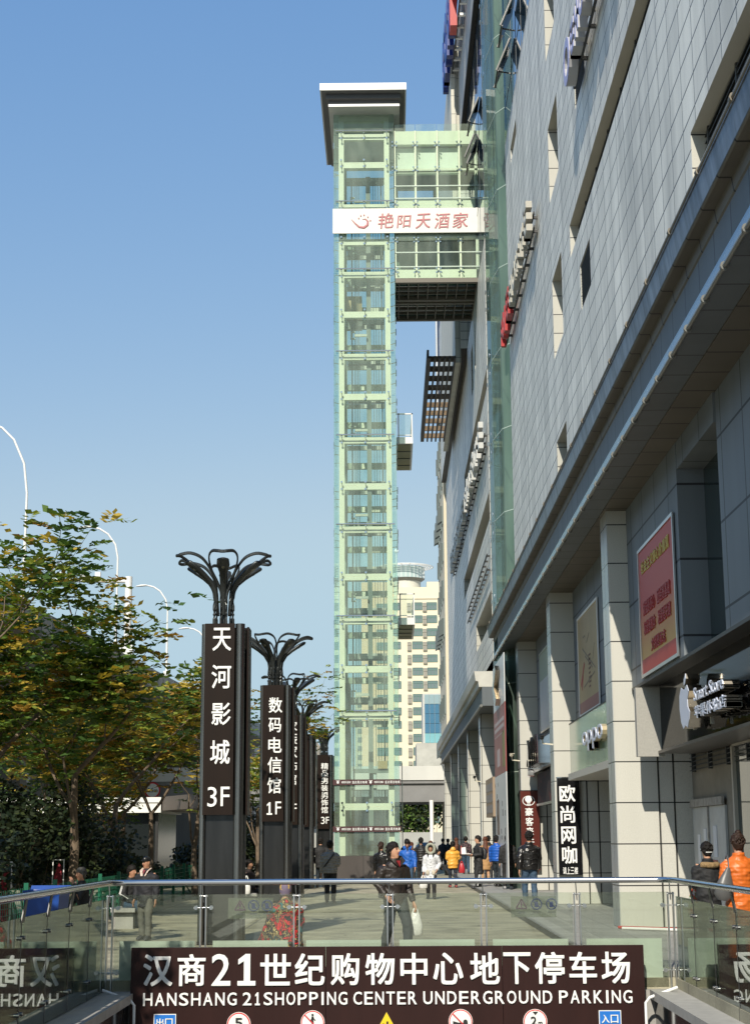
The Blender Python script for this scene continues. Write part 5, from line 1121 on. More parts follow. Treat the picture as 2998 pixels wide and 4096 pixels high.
# cameras on the columns
def cctv(px, py, X, Y, bx, label, dark=False):
    p = at(px, py, Y); C_ = empty('security_camera', p, label, 'camera', 'security cameras on the columns'); s = (bx-p.x)
    m = MB(); m.bar((0, 0, -.12), (s, .05, -.15), .03, .035); m.loft([(0, 0, -.12), (0, 0, 0)], .02, 6); m.box(s-.01, s+.02, 0, .1, -.25, -.02); m.build('bracket', mat('cream bracket', (.65, .6, .48), .5), C_)
    m = MB(); m.loft([(-.03, -.16, .0), (-.03, -.14, .02), (0, .14, .05)], [(.05, .045), (.06, .055), (.06, .055)], 10, side=(1, 0, 0)); m.box(-.075, .075, -.2, .16, .07, .085); m.build('housing', black if dark else mat('cream bracket', (.65, .6, .48)), C_)
cctv(2168, 2955, 4.2, 42.4, 4.3, 'dark security camera on a cream arm beside the second column', True)
cctv(2046, 3025, 4.2, 53.4, 4.3, 'cream security camera beside the third column')
cctv(1898, 3112, 3.8, 68.6, 3.85, 'small dark security camera on the first far column', True)
m = MB(); m.ext([(4.62, 32.6, .13), (4.62, 34.0, .13), (4.95, 34.1, 1.75), (4.95, 33.7, 1.75)], (.06, 0, 0), 0); m.ext([(4.61, 32.55, .13), (4.61, 32.68, .13), (4.94, 33.8, 1.75), (4.94, 33.65, 1.75)], (.05, 0, 0), 1)
m.build('leaning_board', [mat('dull red board', (.25, .03, .03), .4), whitep], None, None, 0, 'red board leaning inside the shop doorway behind the nearest column', 'board')
# ------------------------------------------------------------------ people
SKIN = mat('skin', (.50, .27, .17), .5, 0, .05, 8); SKIN2 = mat('tanned skin', (.40, .20, .12), .5)
HAIRB = mat('black hair', (.010, .008, .007), .6, 0, .4, 30, spec=.25, bump=.5, bscale=90); HAIRR = mat('auburn hair', (.10, .035, .018), .55, 0, .4, 12, spec=.3, bump=.5, bscale=60); HAIRBR = mat('dark brown hair', (.028, .014, .009), .55, 0, .35, 20, spec=.3, bump=.5, bscale=70); HAIRG = mat('greying hair', (.06, .055, .05), .6, 0, .4, 25)
SHOE = mat('black shoe', (.012, .012, .012), .4); EYE_ = mat('dark eye', (.01, .008, .007), .2); LIP = mat('lip', (.32, .10, .08), .5)
def cloth(name, c, r=.75): return mat(name, c, r, 0, .14, 10, bump=.35, bscale=14)
from mathutils import noise as NZ
def fuse(name, mb, mats, parent, vox=.014, smooth=4, wr=0):
    """fuse the lofted volumes into one continuous surface"""
    me = bpy.data.meshes.new(name); me.from_pydata(mb.v, [], mb.f); me.update()
    o = bpy.data.objects.new(name, me); COL.objects.link(o)
    r = o.modifiers.new('r', 'REMESH'); r.mode = 'VOXEL'; r.voxel_size = vox; r.use_smooth_shade = True
    s = o.modifiers.new('s', 'SMOOTH'); s.factor = .5; s.iterations = smooth
    bpy.context.view_layer.update(); dg = bpy.context.evaluated_depsgraph_get()
    nm = bpy.data.meshes.new_from_object(o.evaluated_get(dg)); bpy.data.objects.remove(o); bpy.data.meshes.remove(me)
    nm.name = name; nm.materials.clear()
    if wr:      # folds in the cloth
        sh = Vector((rnd.uniform(0, 50), rnd.uniform(0, 50), 0)); cs = [0.0]*(3*len(nm.vertices)); nm.vertices.foreach_get('co', cs); ns = [0.0]*(3*len(nm.vertices)); nm.vertices.foreach_get('normal', ns)
        for i in range(0, len(cs), 3):
            a, b, c = cs[i:i+3]; d = wr*(NZ.noise(Vector((a*7+c*4, b*7, c*13+a*5))+sh)+.6*NZ.noise(Vector((a*18-c*9, b*18, c*26))+sh)-.1)
            cs[i] += ns[i]*d; cs[i+1] += ns[i+1]*d; cs[i+2] += ns[i+2]*d
        nm.vertices.foreach_set('co', cs); nm.update()
    for m in mats: nm.materials.append(m)
    return link(name, nm, parent)
def arm_pose(kind, s):
    P = {'down': ((.132, .012, .635), (.148, -.03, .485)), 'swingf': ((.135, -.03, .64), (.14, -.10, .50)), 'swingb': ((.14, .06, .64), (.155, .08, .49)),
         'pocket': ((.172, .045, .645), (.128, -.055, .535)), 'hold': ((.135, .0, .635), (.085, -.14, .60)), 'book': ((.14, -.01, .64), (.06, -.15, .645)),
         'face': ((.125, -.10, .66), (.05, -.12, .83)), 'lap': ((.14, -.02, .64), (.09, -.16, .55)), 'carry': ((.14, .02, .635), (.165, -.045, .475))}[kind]
    return [Vector((s*.104, 0, .808)), Vector((s*P[0][0], P[0][1], P[0][2])), Vector((s*P[1][0], P[1][1], P[1][2]))]
def person(label, x, y, z, rot, h, top, bottom, hair=HAIRB, shoe=SHOE, hem=.50, bulk=1.0, arms=('down', 'down'), stride=.05, turn=0, nod=0, vox=.016, skin=SKIN, hairkind='short', faceon=False, sit=False, flare=1.0, collar=True, fem=False, group=None, boots=False, shirt=None, legs=None, lean=0, name='person'):
    P = empty(name, (x, y, z), label, 'person', group, rot)
    S = lambda v: Vector(v)*h
    wsh = .93 if fem else 1.0
    dz = -.235 if sit else 0           # seated: hips at seat height
    def up(v): v = Vector(v); return Vector((v.x, v.y+lean*(v.z-.5), v.z+dz))
    # skeleton
    legsj = {}
    for s in (-1, 1):
        st = -stride*s
        if sit: legsj[s] = [up((s*.05, .0, .52)), Vector((s*.075, -.23, .285)), Vector((s*.07, -.25+(.04 if s > 0 else -.12), .05))]
        else:
            hip = Vector((s*.05, 0, .52)); an = Vector((s*.058, st, .05)); kn = (hip+an)/2+Vector((s*.004, -.02-abs(stride)*.25, 0))
            legsj[s] = [hip, kn, an]
    A = {s: [up(v) for v in arm_pose(arms[0 if s < 0 else 1], s)] for s in (-1, 1)}
    for s in A:
        A[s] = [Vector((v.x*wsh, v.y, v.z)) for v in A[s]]
    HR_ = Matrix.Rotation(turn, 3, 'Z') @ Matrix.Rotation(nod, 3, 'X'); nb = up((0, .008, .855))
    def hd(v): return nb+HR_ @ (Vector(v)-Vector((0, .008, .855)))
    # body
    b = MB()
    hl_ = [(.860, .022, .024, -.012), (.872, .026, .030, -.014), (.888, .034, .043, -.008), (.908, .040, .051, -.003), (.93, .0425, .055, 0), (.952, .0425, .056, .003), (.972, .038, .050, .004), (.988, .026, .034, .004), (.996, .010, .014, .004)]
    b.loft([S(hd((0, yo, zz))) for zz, a, c_, yo in hl_], [(a*h, c_*h) for zz, a, c_, yo in hl_], 16, side=HR_ @ Vector((1, 0, 0)))
    b.loft([S(hd((0, -.052, .938))), S(hd((0, -.060, .922))), S(hd((0, -.062, .913))), S(hd((0, -.054, .908)))], [.006*h, .008*h, .0095*h, .007*h], 8)
    for s in (-1, 1): b.ball(S(hd((s*.043, .006, .926))), .006*h, .010*h, .017*h, 8)
    b.loft([S(up((0, .012, .81))), S(hd((0, .008, .885)))], [(.034*h, .034*h), (.031*h, .032*h)], 12, side=(1, 0, 0))
    b.loft([S(up((0, 0, zz))) for zz in (.50, .56, .62, .70, .77, .815)], [(.088*h, .062*h), (.082*h, .058*h), (.076*h, .055*h), (.086*h*wsh, .062*h), (.09*h*wsh, .056*h), (.06*h, .04*h)], 14, side=(1, 0, 0))
    for s in (-1, 1):
        a = A[s]; b.loft([S(p) for p in (a[0], (a[0]+a[1])/2, a[1], (a[1]+a[2])/2, a[2])], [.018*h, .024*h, .023*h, .021*h, .015*h], 10)
        d = (a[2]-a[1]).normalized(); sd = Vector((s, 0, 0)); sd = (sd-d*sd.dot(d)).normalized(); nn = d.cross(sd)
        w0 = a[2]; b.loft([S(w0), S(w0+d*.03), S(w0+d*.055)], [(.010*h, .016*h), (.012*h, .024*h), (.010*h, .023*h)], 10, side=sd)
        for f, (off, ln) in enumerate(((-.017, .040), (-.006, .047), (.006, .044), (.016, .034))):
            r0 = w0+d*.05+nn*off; r1 = r0+d*ln*.55+sd*-.004; r2 = r0+d*ln-sd*.016; b.loft([S(r0), S(r1), S(r2)], [.0056*h, .0052*h, .0045*h], 6)
        t0 = w0+d*.018-nn*.018; b.loft([S(t0), S(t0-nn*.014+d*.018), S(t0-nn*.016+d*.038)], [.0065*h, .006*h, .005*h], 6)
        l = legsj[s]; b.loft([S(p) for p in (l[0], (l[0]*.5+l[1]*.5), l[1], (l[1]*.6+l[2]*.4), l[2])], [.05*h, .045*h, .033*h, .031*h, .02*h], 10)
        fz = l[2]; b.loft([S((fz.x, fz.y+.02, .022)), S((fz.x, fz.y-.03, .03)), S((fz.x+s*.006, fz.y-.09, .016))], [(.02*h, .02*h), (.024*h, .022*h), (.022*h, .012*h)], 8, side=(1, 0, 0))
    body = fuse('body', b, [skin], P, vox*.75, 3); body.name = 'body'
    # trousers
    t = MB(); L = legs or 1.0
    t.loft([S(up((0, 0, zz))) for zz in (.47, .52, .57, .60)], [(.095*h*L, .068*h*L), (.098*h*L, .07*h*L), (.09*h, .064*h), (.086*h, .06*h)], 14, side=(1, 0, 0))
    for s in (-1, 1):
        l = legsj[s]; t.loft([S(p) for p in (l[0], (l[0]*.5+l[1]*.5), l[1], (l[1]*.5+l[2]*.5), l[2]+Vector((0, 0, .0)))], [.060*h*L, .052*h*L, .042*h*L, .039*h*L, .036*h*L], 12)
    fuse('trousers', t, [bottom], P, vox, 3, .009)
    for s in (-1, 1):
        m = MB(); fz = legsj[s][2]
        m.loft([S((fz.x, fz.y+.034, .012)), S((fz.x, fz.y+.03, .03)), S((fz.x, fz.y-.01, .04)), S((fz.x+s*.004, fz.y-.06, .03)), S((fz.x+s*.008, fz.y-.105, .02)), S((fz.x+s*.008, fz.y-.115, .012))], [(.016*h, .010*h), (.026*h, .026*h), (.03*h, .034*h), (.03*h, .026*h), (.024*h, .016*h), (.010*h, .006*h)], 10, side=(1, 0, 0))
        if boots: m.loft([S((fz.x, fz.y+.005, .03)), S((fz.x, fz.y+.005, .10)), S((fz.x, fz.y+.003, .17))], [.032*h, .035*h, .04*h], 10)
        m.build('shoe', shoe, P)
    # jacket or coat
    j = MB(); k = bulk; zs_ = [hem, hem+.06, .60, .66, .72, .77, .805, .828, .842]
    if hem < .45: zs_ = [hem, (hem+.5)/2, .52, .60, .66, .72, .77, .805, .828, .842]
    def rr_(zz):
        tab = ((.25, .115*flare, .09*flare), (.45, .108*flare, .082*flare), (.52, .106*k, .080*k), (.60, .098*k*(.94 if fem else 1), .074*k), (.66, .100*k*wsh, .078*k), (.72, .108*k*wsh, .080*k), (.77, .112*k*wsh, .074*k), (.805, .095*wsh, .060), (.828, .062, .050), (.842, .046, .046))
        for (a, b_) in zip(tab, tab[1:]):
            if zz <= b_[0]: u = max(0, (zz-a[0])/(b_[0]-a[0])); return (a[1]+(b_[1]-a[1])*u, a[2]+(b_[2]-a[2])*u)
        return tab[-1][1:]
    if sit: zs_ = [.50]+[q_ for q_ in zs_ if q_ > .52]
    j.loft([S(up((0, .004, zz))) for zz in zs_], [(rr_(zz)[0]*h, rr_(zz)[1]*h) for zz in zs_], 18, side=(1, 0, 0))
    for s in (-1, 1):
        a = A[s]; c0 = a[0]+Vector((-s*.03, 0, -.022)); j.loft([S(p) for p in (c0, a[0]*.7+a[1]*.3, a[1], (a[1]+a[2])/2, a[2]*.97+a[1]*.03)], [.040*h, .046*h*min(k, 1.2), .037*h*k, .033*h*k, .026*h*k], 12)
    if collar: j.loft([S(up((0, .01, .82))), S(up((0, .012, .862)))], [(.056*h, .052*h), (.05*h, .05*h)], 14, side=(1, 0, 0))
    jk = fuse('jacket' if hem > .42 else 'coat', j, [top], P, vox, 5, .013 if vox < .017 else .010)
    if shirt:
        m = MB(); m.ext([S(up((-.02, -.050, .846))), S(up((.02, -.050, .846))), S(up((.0, -.080, .79)))], (0, -.012*h, 0)); m.build('shirt', shirt, P)
    # hair
    hm = MB()
    if hairkind in ('short', 'bun', 'long', 'pony'):
        tab = ((.882, .028, .018, .042), (.90, .040, .032, .032), (.92, .0485, .042, .024), (.94, .052, .048, .017), (.957, .053, .054, .010), (.972, .052, .061, .003), (.99, .046, .055, .002), (1.006, .033, .04, .002), (1.016, .014, .018, .002))
        hm.loft([S(hd((0, yo, zz))) for zz, a, c_, yo in tab], [(a*h, c_*h) for zz, a, c_, yo in tab], 16, side=HR_ @ Vector((1, 0, 0)))
        if hairkind == 'bun': hm.ball(S(hd((0, .02, 1.015))), .026*h, .026*h, .024*h, 12); hm.loft([S(hd((0, .04, .89))), S(hd((0, .045, .93)))], [(.03*h, .02*h), (.045*h, .03*h)], 10, side=(1, 0, 0))
        if hairkind == 'long':
            hm.loft([S(hd((0, .035, .95)))]+[S(hd((0, .045, .90))), S(up((0, .06, .84))), S(up((0, .088, .76))), S(up((0, .092, .68))), S(up((0, .088, .63)))], [(.045*h, .03*h), (.05*h, .03*h), (.055*h, .03*h), (.06*h, .026*h), (.05*h, .022*h), (.02*h, .01*h)], 12, side=(1, 0, 0))
            if faceon:
                for s in (-1, 1): hm.loft([S(hd((s*.042, -.01, .96))), S(hd((s*.048, -.02, .90))), S(up((s*.05, -.05, .83))), S(up((s*.05, -.07, .76)))], [.014*h, .018*h, .02*h, .008*h], 8)
        if hairkind == 'pony': hm.loft([S(hd((0, .06, .955))), S(hd((0, .075, .91))), S(up((0, .08, .82)))], [.02*h, .022*h, .008*h], 8)
        hr = random.Random(int(abs(x*97+y*31)*10))
        for i in range(110):
            a_, e_ = hr.uniform(0, 2*PI), math.asin(hr.uniform(-.35, 1)); v = Vector((math.cos(e_)*math.cos(a_), math.cos(e_)*math.sin(a_), math.sin(e_)))
            if v.y < -.25 and v.z < .45: continue
            p0 = Vector((0, .010, .948))+Vector((v.x*.046, v.y*.052, v.z*.056)); d_ = (v+Vector((hr.uniform(-.7, .7), hr.uniform(-.6, .7), hr.uniform(-1.1, .2)))).normalized(); ln_ = hr.uniform(.010, .020)
            hm.loft([S(hd(p0)), S(hd(p0+v*.006+d_*ln_*.5)), S(hd(p0+v*.004+d_*ln_))], [.008*h, .007*h, .002*h], 6)
        fuse('hair', hm, [hair], P, vox*.55, 1)
    elif hairkind == 'cap':
        tab = ((.952, .046, .060, .0), (.972, .049, .066, -.004), (.99, .044, .060, -.004), (1.004, .026, .036, 0), (1.008, .008, .01, 0))
        hm.loft([S(hd((0, yo, zz))) for zz, a, c_, yo in tab], [(a*h, c_*h) for zz, a, c_, yo in tab], 16, side=HR_ @ Vector((1, 0, 0))); hm.loft([S(hd((0, -.045, .963))), S(hd((0, -.085, .955)))], [(.036*h, .008*h), (.026*h, .005*h)], 10, side=(1, 0, 0)); hm.build('cap', mat('black leather cap', (.012, .012, .012), .3), P)
        m = MB(); m.loft([S(hd((0, .03, .91))), S(hd((0, .022, .955)))], [(.036*h, .03*h), (.043*h, .038*h)], 12, side=(1, 0, 0)); m.build('hair', HAIRG, P)
    if faceon:
        for s in (-1, 1):
            m = MB(); m.ball(S(hd((s*.017, -.0505, .935))), .0075*h, .004*h, .0045*h, 8); m.build('eye', EYE_, P)
            m = MB(); m.loft([S(hd((s*.008, -.0535, .9465))), S(hd((s*.018, -.053, .949))), S(hd((s*.027, -.047, .946)))], [.0022*h, .003*h, .002*h], 6); m.build('eyebrow', hair, P)
        m = MB(); m.loft([S(hd((-.013, -.0475, .8965))), S(hd((0, -.0525, .8975))), S(hd((.013, -.0475, .8965)))], [.002*h, .0042*h, .002*h], 6); m.build('mouth', LIP, P)
    P['_a'] = 0; del P['_a']
    def hand(s): 
        v = S(A[s][2]+(A[s][2]-A[s][1]).normalized()*.055); return Matrix.Translation((x, y, z)) @ Matrix.Rotation(rot, 4, 'Z') @ v
    return P, S, up, hd, hand, jk
PI = math.pi
blk_c = cloth('black cloth', (.014, .014, .015)); jean = cloth('blue denim', (.035, .07, .12)); djean = cloth('dark denim', (.014, .022, .03)); gtr = cloth('grey trousers', (.12, .115, .095)); navy = cloth('navy cloth', (.012, .016, .03))
def bag(name, label, p, wd, ht, matb, handles=True):
    B = empty(name, p, label, 'bag'); m = MB()
    m.loft([(0, 0, -ht), (0, 0, -ht*.92), (0.01, 0, -ht*.6), (0, 0, -ht*.3), (0, 0, -ht*.18)], [(wd*.34, wd*.14), (wd*.47, wd*.22), (wd*.43, wd*.22), (wd*.32, wd*.13), (wd*.24, wd*.05)], 14, side=(1, 0, 0)); m.build('pouch', matb, B)
    m = MB()
    for s in (-1, 1): m.loft([(s*wd*.2, 0, -ht*.22), (s*wd*.1, 0, -ht*.06), (0, 0, .01)], [(wd*.07, .006)]*3, 6, side=(1, 0, 0))
    m.build('handle', matb, B); return B
wbag = mat('white plastic bag', (.68, .68, .66), .35, 0, .12, 9, bump=.6, bscale=18)
# 1 the man in the foreground
bj = mat('dark brown padded jacket', (.022, .016, .013), .5, 0, .2, 9, bump=.5, bscale=10)
P, S, up, hd, hand, jk = person('man in dark brown jacket and red collar looking up, just beyond the rail', .07, 25.9, 0, R(32), 1.74, bj, cloth('slate trousers', (.018, .026, .028)), hem=.46, bulk=1.12, arms=('pocket', 'carry'), stride=.12, turn=R(22), nod=R(-12), vox=.010, faceon=True, shirt=mat('dark red shirt', (.22, .012, .015), .7), legs=1.08)
m = MB(); 
for s in (-1, 1): m.loft([S(up((s*.012, -.062, .80))), S(up((s*.05, -.05, .835))), S(up((s*.06, .0, .86))), S(up((0, .05, .872)))], [(.02*1.7, .014), (.03*1.7, .014), (.03*1.7, .014), (.03*1.7, .014)], 8)
m.build('collar', bj, P)
m = MB(); m.box(-.003, .003, -.158, -.15, .95, 1.33, 0)
for s in (-1, 1): m.box(s*.10-.055, s*.10+.055, -.165, -.145, 1.16, 1.165, 0); m.ball((s*.10, -.162, 1.13), .008, .006, .008, 8, 1)
m.build('jacket_trim', [black, chrome], P)
bag('carrier_bag', 'white plastic carrier bag held by the man in the brown jacket', hand(1), .24, .42, wbag)
# 2 woman in the white coat
wc = mat('white quilted coat', (.60, .61, .64), .6, 0, .06, 8, bump=.35, bscale=9)
P, S, up, hd, hand, jk = person('woman in long white coat with fur trimmed hood facing the camera', 1.22, 49.5, 0, R(-6), 1.62, wc, blk_c, hem=.30, bulk=1.12, flare=1.05, arms=('down', 'pocket'), stride=.04, vox=.014, faceon=True, fem=True, boots=True, nod=R(8), hairkind='long', shoe=mat('black leather boot', (.012, .012, .013), .22))
m = MB(); pts = [hd((.075*math.sin(t), -.035+.012*math.cos(t), .925+.085*math.cos(t))) for t in [2*PI*i/18 for i in range(19)]]
m.loft([S(p) for p in pts], [.028*1.62]*19, 8); fuse('fur_trim', m, [mat('grey fur', (.33, .34, .28), .95, 0, .3, 40, bump=.8, bscale=60)], P, .016, 1)
m = MB(); tab = ((.85, .06, .05, .02), (.89, .07, .055, .02), (.94, .072, .06, .02), (.98, .06, .055, .02), (1.01, .03, .03, .02)); m.loft([S(hd((0, yo+.018, zz))) for zz, a, c_, yo in tab], [(a*1.62, c_*1.62*.8) for zz, a, c_, yo in tab], 14, side=(1, 0, 0)); m.build('hood', wc, P)
m = MB()
for i in range(4): m.ball(S((0, -.14, .72-.1*i)), .012, .006, .012, 8)
m.build('button', black, P)
for s in (-1, 1): m = MB(); m.ball(S((s*.055, -.083, .49)), .06, .02, .08, 10); m.build('fur_pocket', mat('beige fur', (.5, .46, .38), .95, 0, .2, 30), P)
bag('carrier_bag', 'white plastic bag carried by the woman in the white coat', hand(-1), .28, .38, wbag)
# 3 man in the bright blue jacket
P, S, up, hd, hand, jk = person('man in bright blue jacket and jeans looking down as he walks', .55, 52.5, 0, R(-4), 1.76, cloth('bright blue shell', (.012, .10, .42), .5), jean, hem=.46, bulk=1.12, arms=('swingb', 'swingf'), stride=.07, nod=R(24), vox=.014, faceon=True, shirt=blk_c)
m = MB(); m.loft([S(up((-.05, -.05, .835))), S(up((-.06, .01, .87))), S(up((0, .06, .885))), S(up((.06, .01, .87))), S(up((.05, -.05, .835)))], [(.03*1.7, .02)]*5, 8); m.build('collar', mat('bright blue shell', (.012, .10, .42)), P)
lea = mat('black leather', (.012, .011, .011), .25, 0, .2, 6, bump=.6, bscale=8)
far = dict(vox=.018)
person('person in shiny black leather jacket partly hidden by the man in brown', -.28, 50.5, 0, R(150), 1.68, lea, blk_c, bulk=1.1, hairkind='pony', hair=HAIRBR, **far)
person('man in black padded jacket behind the blue jacket, seen from behind', 1.2, 64, 0, PI+R(-10), 1.80, bands('black quilting', (.013, .012, .013), .09, .4), blk_c, bulk=1.15, stride=.05, **far)
person('dark capped man behind the head of the man in blue', .75, 74, 0, R(10), 1.75, navy, blk_c, bulk=1.1, faceon=False, skin=SKIN2, **far)
person('woman with long auburn hair beside the black padded jacket', .85, 66.5, 0, PI, 1.62, cloth('dark coat', (.03, .025, .025)), blk_c, hair=HAIRR, hairkind='long', fem=True, hem=.4, **far)
person('woman with auburn hair and pale face above the white hood', 1.72, 70, 0, R(5), 1.66, cloth('charcoal coat', (.03, .03, .035)), blk_c, hair=HAIRR, hairkind='long', faceon=True, fem=True, hem=.38, **far)
# yellow coat
P, S, up, hd, hand, jk = person('woman in yellow padded coat walking away with a red bag', 2.3, 60.5, 0, PI+R(8), 1.66, bands('yellow quilting', (.72, .36, .055), .13, .3), navy, hem=.42, bulk=1.25, fem=True, arms=('hold', 'hold'), stride=.05, shoe=mat('red boots', (.22, .03, .03), .5), boots=False, legs=.92, **far)
m = MB(); m.loft([S(up((0, .05, .80))), S(up((0, .075, .835))), S(up((0, .055, .875)))], [(.06*1.6, .03*1.6), (.065*1.6, .04*1.6), (.04*1.6, .03*1.6)], 12, side=(1, 0, 0)); m.build('hood', MATS['yellow quilting'], P)
bag('hand_bag', 'red bag at the side of the woman in the yellow coat', (2.62, 60.4, .95), .24, .42, mat('red bag leather', (.42, .02, .03), .4))
floral = patches('dark floral cloth', [(0, (.02, .014, .018)), (.56, (.22, .12, .13)), (.62, (.03, .02, .025))], 14)
person('person in dark flowered jacket and jeans walking away', 3.55, 77, .12, PI, 1.72, floral, jean, bulk=1.12, stride=.08, **far)
person('red haired person in black just left of the flowered jacket', 3.2, 79.5, .12, PI, 1.66, blk_c, blk_c, hair=HAIRR, hairkind='long', fem=True, **far)
# young man with a white book
P, S, up, hd, hand, jk = person('young man in long black coat holding a white book, with a black backpack', 3.06, 57.3, .06, R(-68), 1.80, cloth('black long coat', (.011, .011, .012), .7), blk_c, hem=.27, bulk=1.05, arms=('book', 'book'), stride=.06, turn=R(-8), faceon=True, vox=.015, shoe=SHOE)
m = MB(); m.loft([S(up((0, .11, .56))), S(up((0, .125, .62))), S(up((0, .125, .72))), S(up((0, .10, .78)))], [(.08*1.8, .05*1.8), (.09*1.8, .06*1.8), (.085*1.8, .055*1.8), (.05*1.8, .02*1.8)], 12, side=(1, 0, 0)); m.build('backpack', cloth('black nylon', (.012, .012, .014), .5), P)
m = MB()
for s in (-1, 1):
    for k in (-1, 0, 1): m.bar(S((s*.058+s*.036, -s*.06*1+k*.008, .06)), S((s*.055+s*.045, -s*.03+k*.008, .27)), .008, .008)
m.build('trouser_stripe', whitep, P)
bk = MB(); bk.box(-.16, .16, -.13, .13, 0, .018, 0); bk.ext([(-.16, -.13, .02), (.0, -.13, .02), (-.02, -.13, .24), (-.17, -.13, .22)], (0, .2, 0), 0); bk.ext([(-.19, -.13, .0), (-.17, -.13, 0), (-.16, -.13, .28), (-.18, -.13, .28)], (0, .2, 0), 1)
hp = hand(1); bk.build('book', [mat('white paper', (.78, .78, .76), .6), mat('red paper', (.45, .05, .04), .6)], None, (hp.x-.1, hp.y-.02, hp.z+.02), R(-10), 'open white book with red cover held by the young man in black', 'book')
person('woman in tan coat with very long auburn hair walking away', 3.52, 60.8, .12, PI, 1.70, cloth('tan coat', (.42, .24, .10)), cloth('tan stockings', (.45, .26, .12)), hem=.30, bulk=1.1, hair=HAIRR, hairkind='long', fem=True, stride=.04, legs=.8, **far)
person('dark dressed man just behind the tan coat', 3.95, 66, .12, PI, 1.74, blk_c, blk_c, bulk=1.05, arms=('down', 'pocket'), **far)
person('man in blue padded jacket standing against the white advert board', 3.5, 52.6+13, .12, PI+R(-20), 1.74, bands('blue quilting', (.012, .09, .40), .1, .3), djean, bulk=1.15, **far) if 0 else person('man in blue padded jacket standing near the white advert board', 3.72, 57.5, .12, PI+R(-30), 1.74, bands('blue quilting', (.012, .09, .40), .1, .3), djean, bulk=1.15, **far)
person('man in plain black jacket and white soled shoes walking away', 3.9, 54.6, .12, PI+R(4), 1.76, blk_c, blk_c, bulk=1.12, hem=.48, stride=.05, shoe=mat('two tone shoe', (.3, .3, .3), .5), **far)
P, S, up, hd, hand, jk = person('broad man in black puffer jacket and blue jeans walking away', 3.47, 41.0, .12, PI+R(6), 1.83, mat('black puffer', (.013, .012, .012), .28, 0, .15, 5, bump=.9, bscale=4), jean, bulk=1.30, hem=.49, arms=('swingf', 'swingb'), stride=.05, vox=.013, legs=1.05)
m = MB()
for k in range(4):
    for s in (-1, 1): m.loft([S((0, .113, .56+.065*k)), S((s*.06, .108, .585+.065*k)), S((s*.125, .06, .56+.065*k))], .006, 5)
m.build('quilt_seam', black, P)
person('first of two dark figures standing at the end of the arcade', 2.95, 92, 0, PI, 1.74, navy, blk_c, bulk=1.1, **far)
person('second of two dark figures standing at the end of the arcade', 3.3, 94, 0, PI+R(25), 1.72, cloth('dark teal jacket', (.015, .03, .04)), blk_c, bulk=1.1, **far)
person('distant person in white top beyond the car', 1.9, 104, 0, PI, 1.6, cloth('white top', (.6, .58, .56)), blk_c, hairkind='pony', fem=True, **far)
person('seated dark figure beside the parked car', 2.35, 80, 0, R(60), 1.6, cloth('dusky jacket', (.03, .028, .035)), blk_c, sit=True, **far)
# left side
P, S, up, hd, hand, jk = person('man in grey padded jacket with a black strap across his back, seen from behind', -1.72, 46.8, 0, PI+R(-6), 1.74, bands('grey quilting', (.24, .235, .225), .075, .45), blk_c, bulk=1.18, hem=.48, arms=('hold', 'down'), stride=.045, legs=1.1, vox=.014)
m = MB(); m.loft([S(up((-.08, .085, .80))), S(up((-.02, .105, .72))), S(up((.06, .10, .62))), S(up((.105, .05, .57)))], [(.022, .008)]*4, 6, side=(1, 0, 0)); m.build('strap', black, P)
person('person in long black hooded coat between the pylons and the tower', -2.62, 61.5, 0, PI+R(5), 1.82, cloth('black hooded coat', (.013, .013, .014)), djean, hem=.40, bulk=1.15, stride=.05, arms=('pocket', 'pocket'), **far)
# stooping woman in the patterned coat
pat = patches('vivid floral coat', [(0, (.02, .16, .17)), (.37, (.02, .015, .014)), (.45, (.55, .40, .16)), (.475, (.012, .010, .010)), (.55, (.62, .02, .02)), (.595, (.02, .012, .010)), (.645, (.60, .30, .06)), (.675, (.03, .02, .018))], 7.5, .85)
P, S, up, hd, hand, jk = person('crouching woman in a vivid flowered coat with her back to the rail', -1.52, 23.9, 0, PI+R(12), 1.56, pat, pat, hem=.5, bulk=1.65, sit=True, arms=('lap', 'lap'), hairkind='none', vox=.013, fem=True, legs=1.3, lean=-.12)
m = MB(); m.loft([S(up((0, .0, zz))) for zz in (.24, .34, .46, .56)], [(.185*1.5, .17*1.5), (.18*1.5, .165*1.5), (.17*1.5, .15*1.5), (.15*1.5, .12*1.5)], 18, side=(1, 0, 0)); m.loft([S((.1, -.28, .02)), S((.12, -.2, .2)), S((.08, -.1, .35))], [.12*1.5, .13*1.5, .12*1.5], 12); fuse('coat_skirt', m, [pat], P, .016, 3)
tab = ((.885, .05, .05, .01), (.92, .058, .062, .008), (.96, .058, .064, .004), (.99, .045, .05, .004), (1.01, .02, .02, .004)); m = MB(); m.loft([S(hd((0, yo, zz))) for zz, a, c_, yo in tab], [(a*1.55, c_*1.55) for zz, a, c_, yo in tab], 16, side=(1, 0, 0)); m.build('head_scarf', patches('violet and yellow scarf', [(0, (.14, .11, .16)), (.55, (.5, .32, .05)), (.62, (.12, .10, .15))], 7), P)
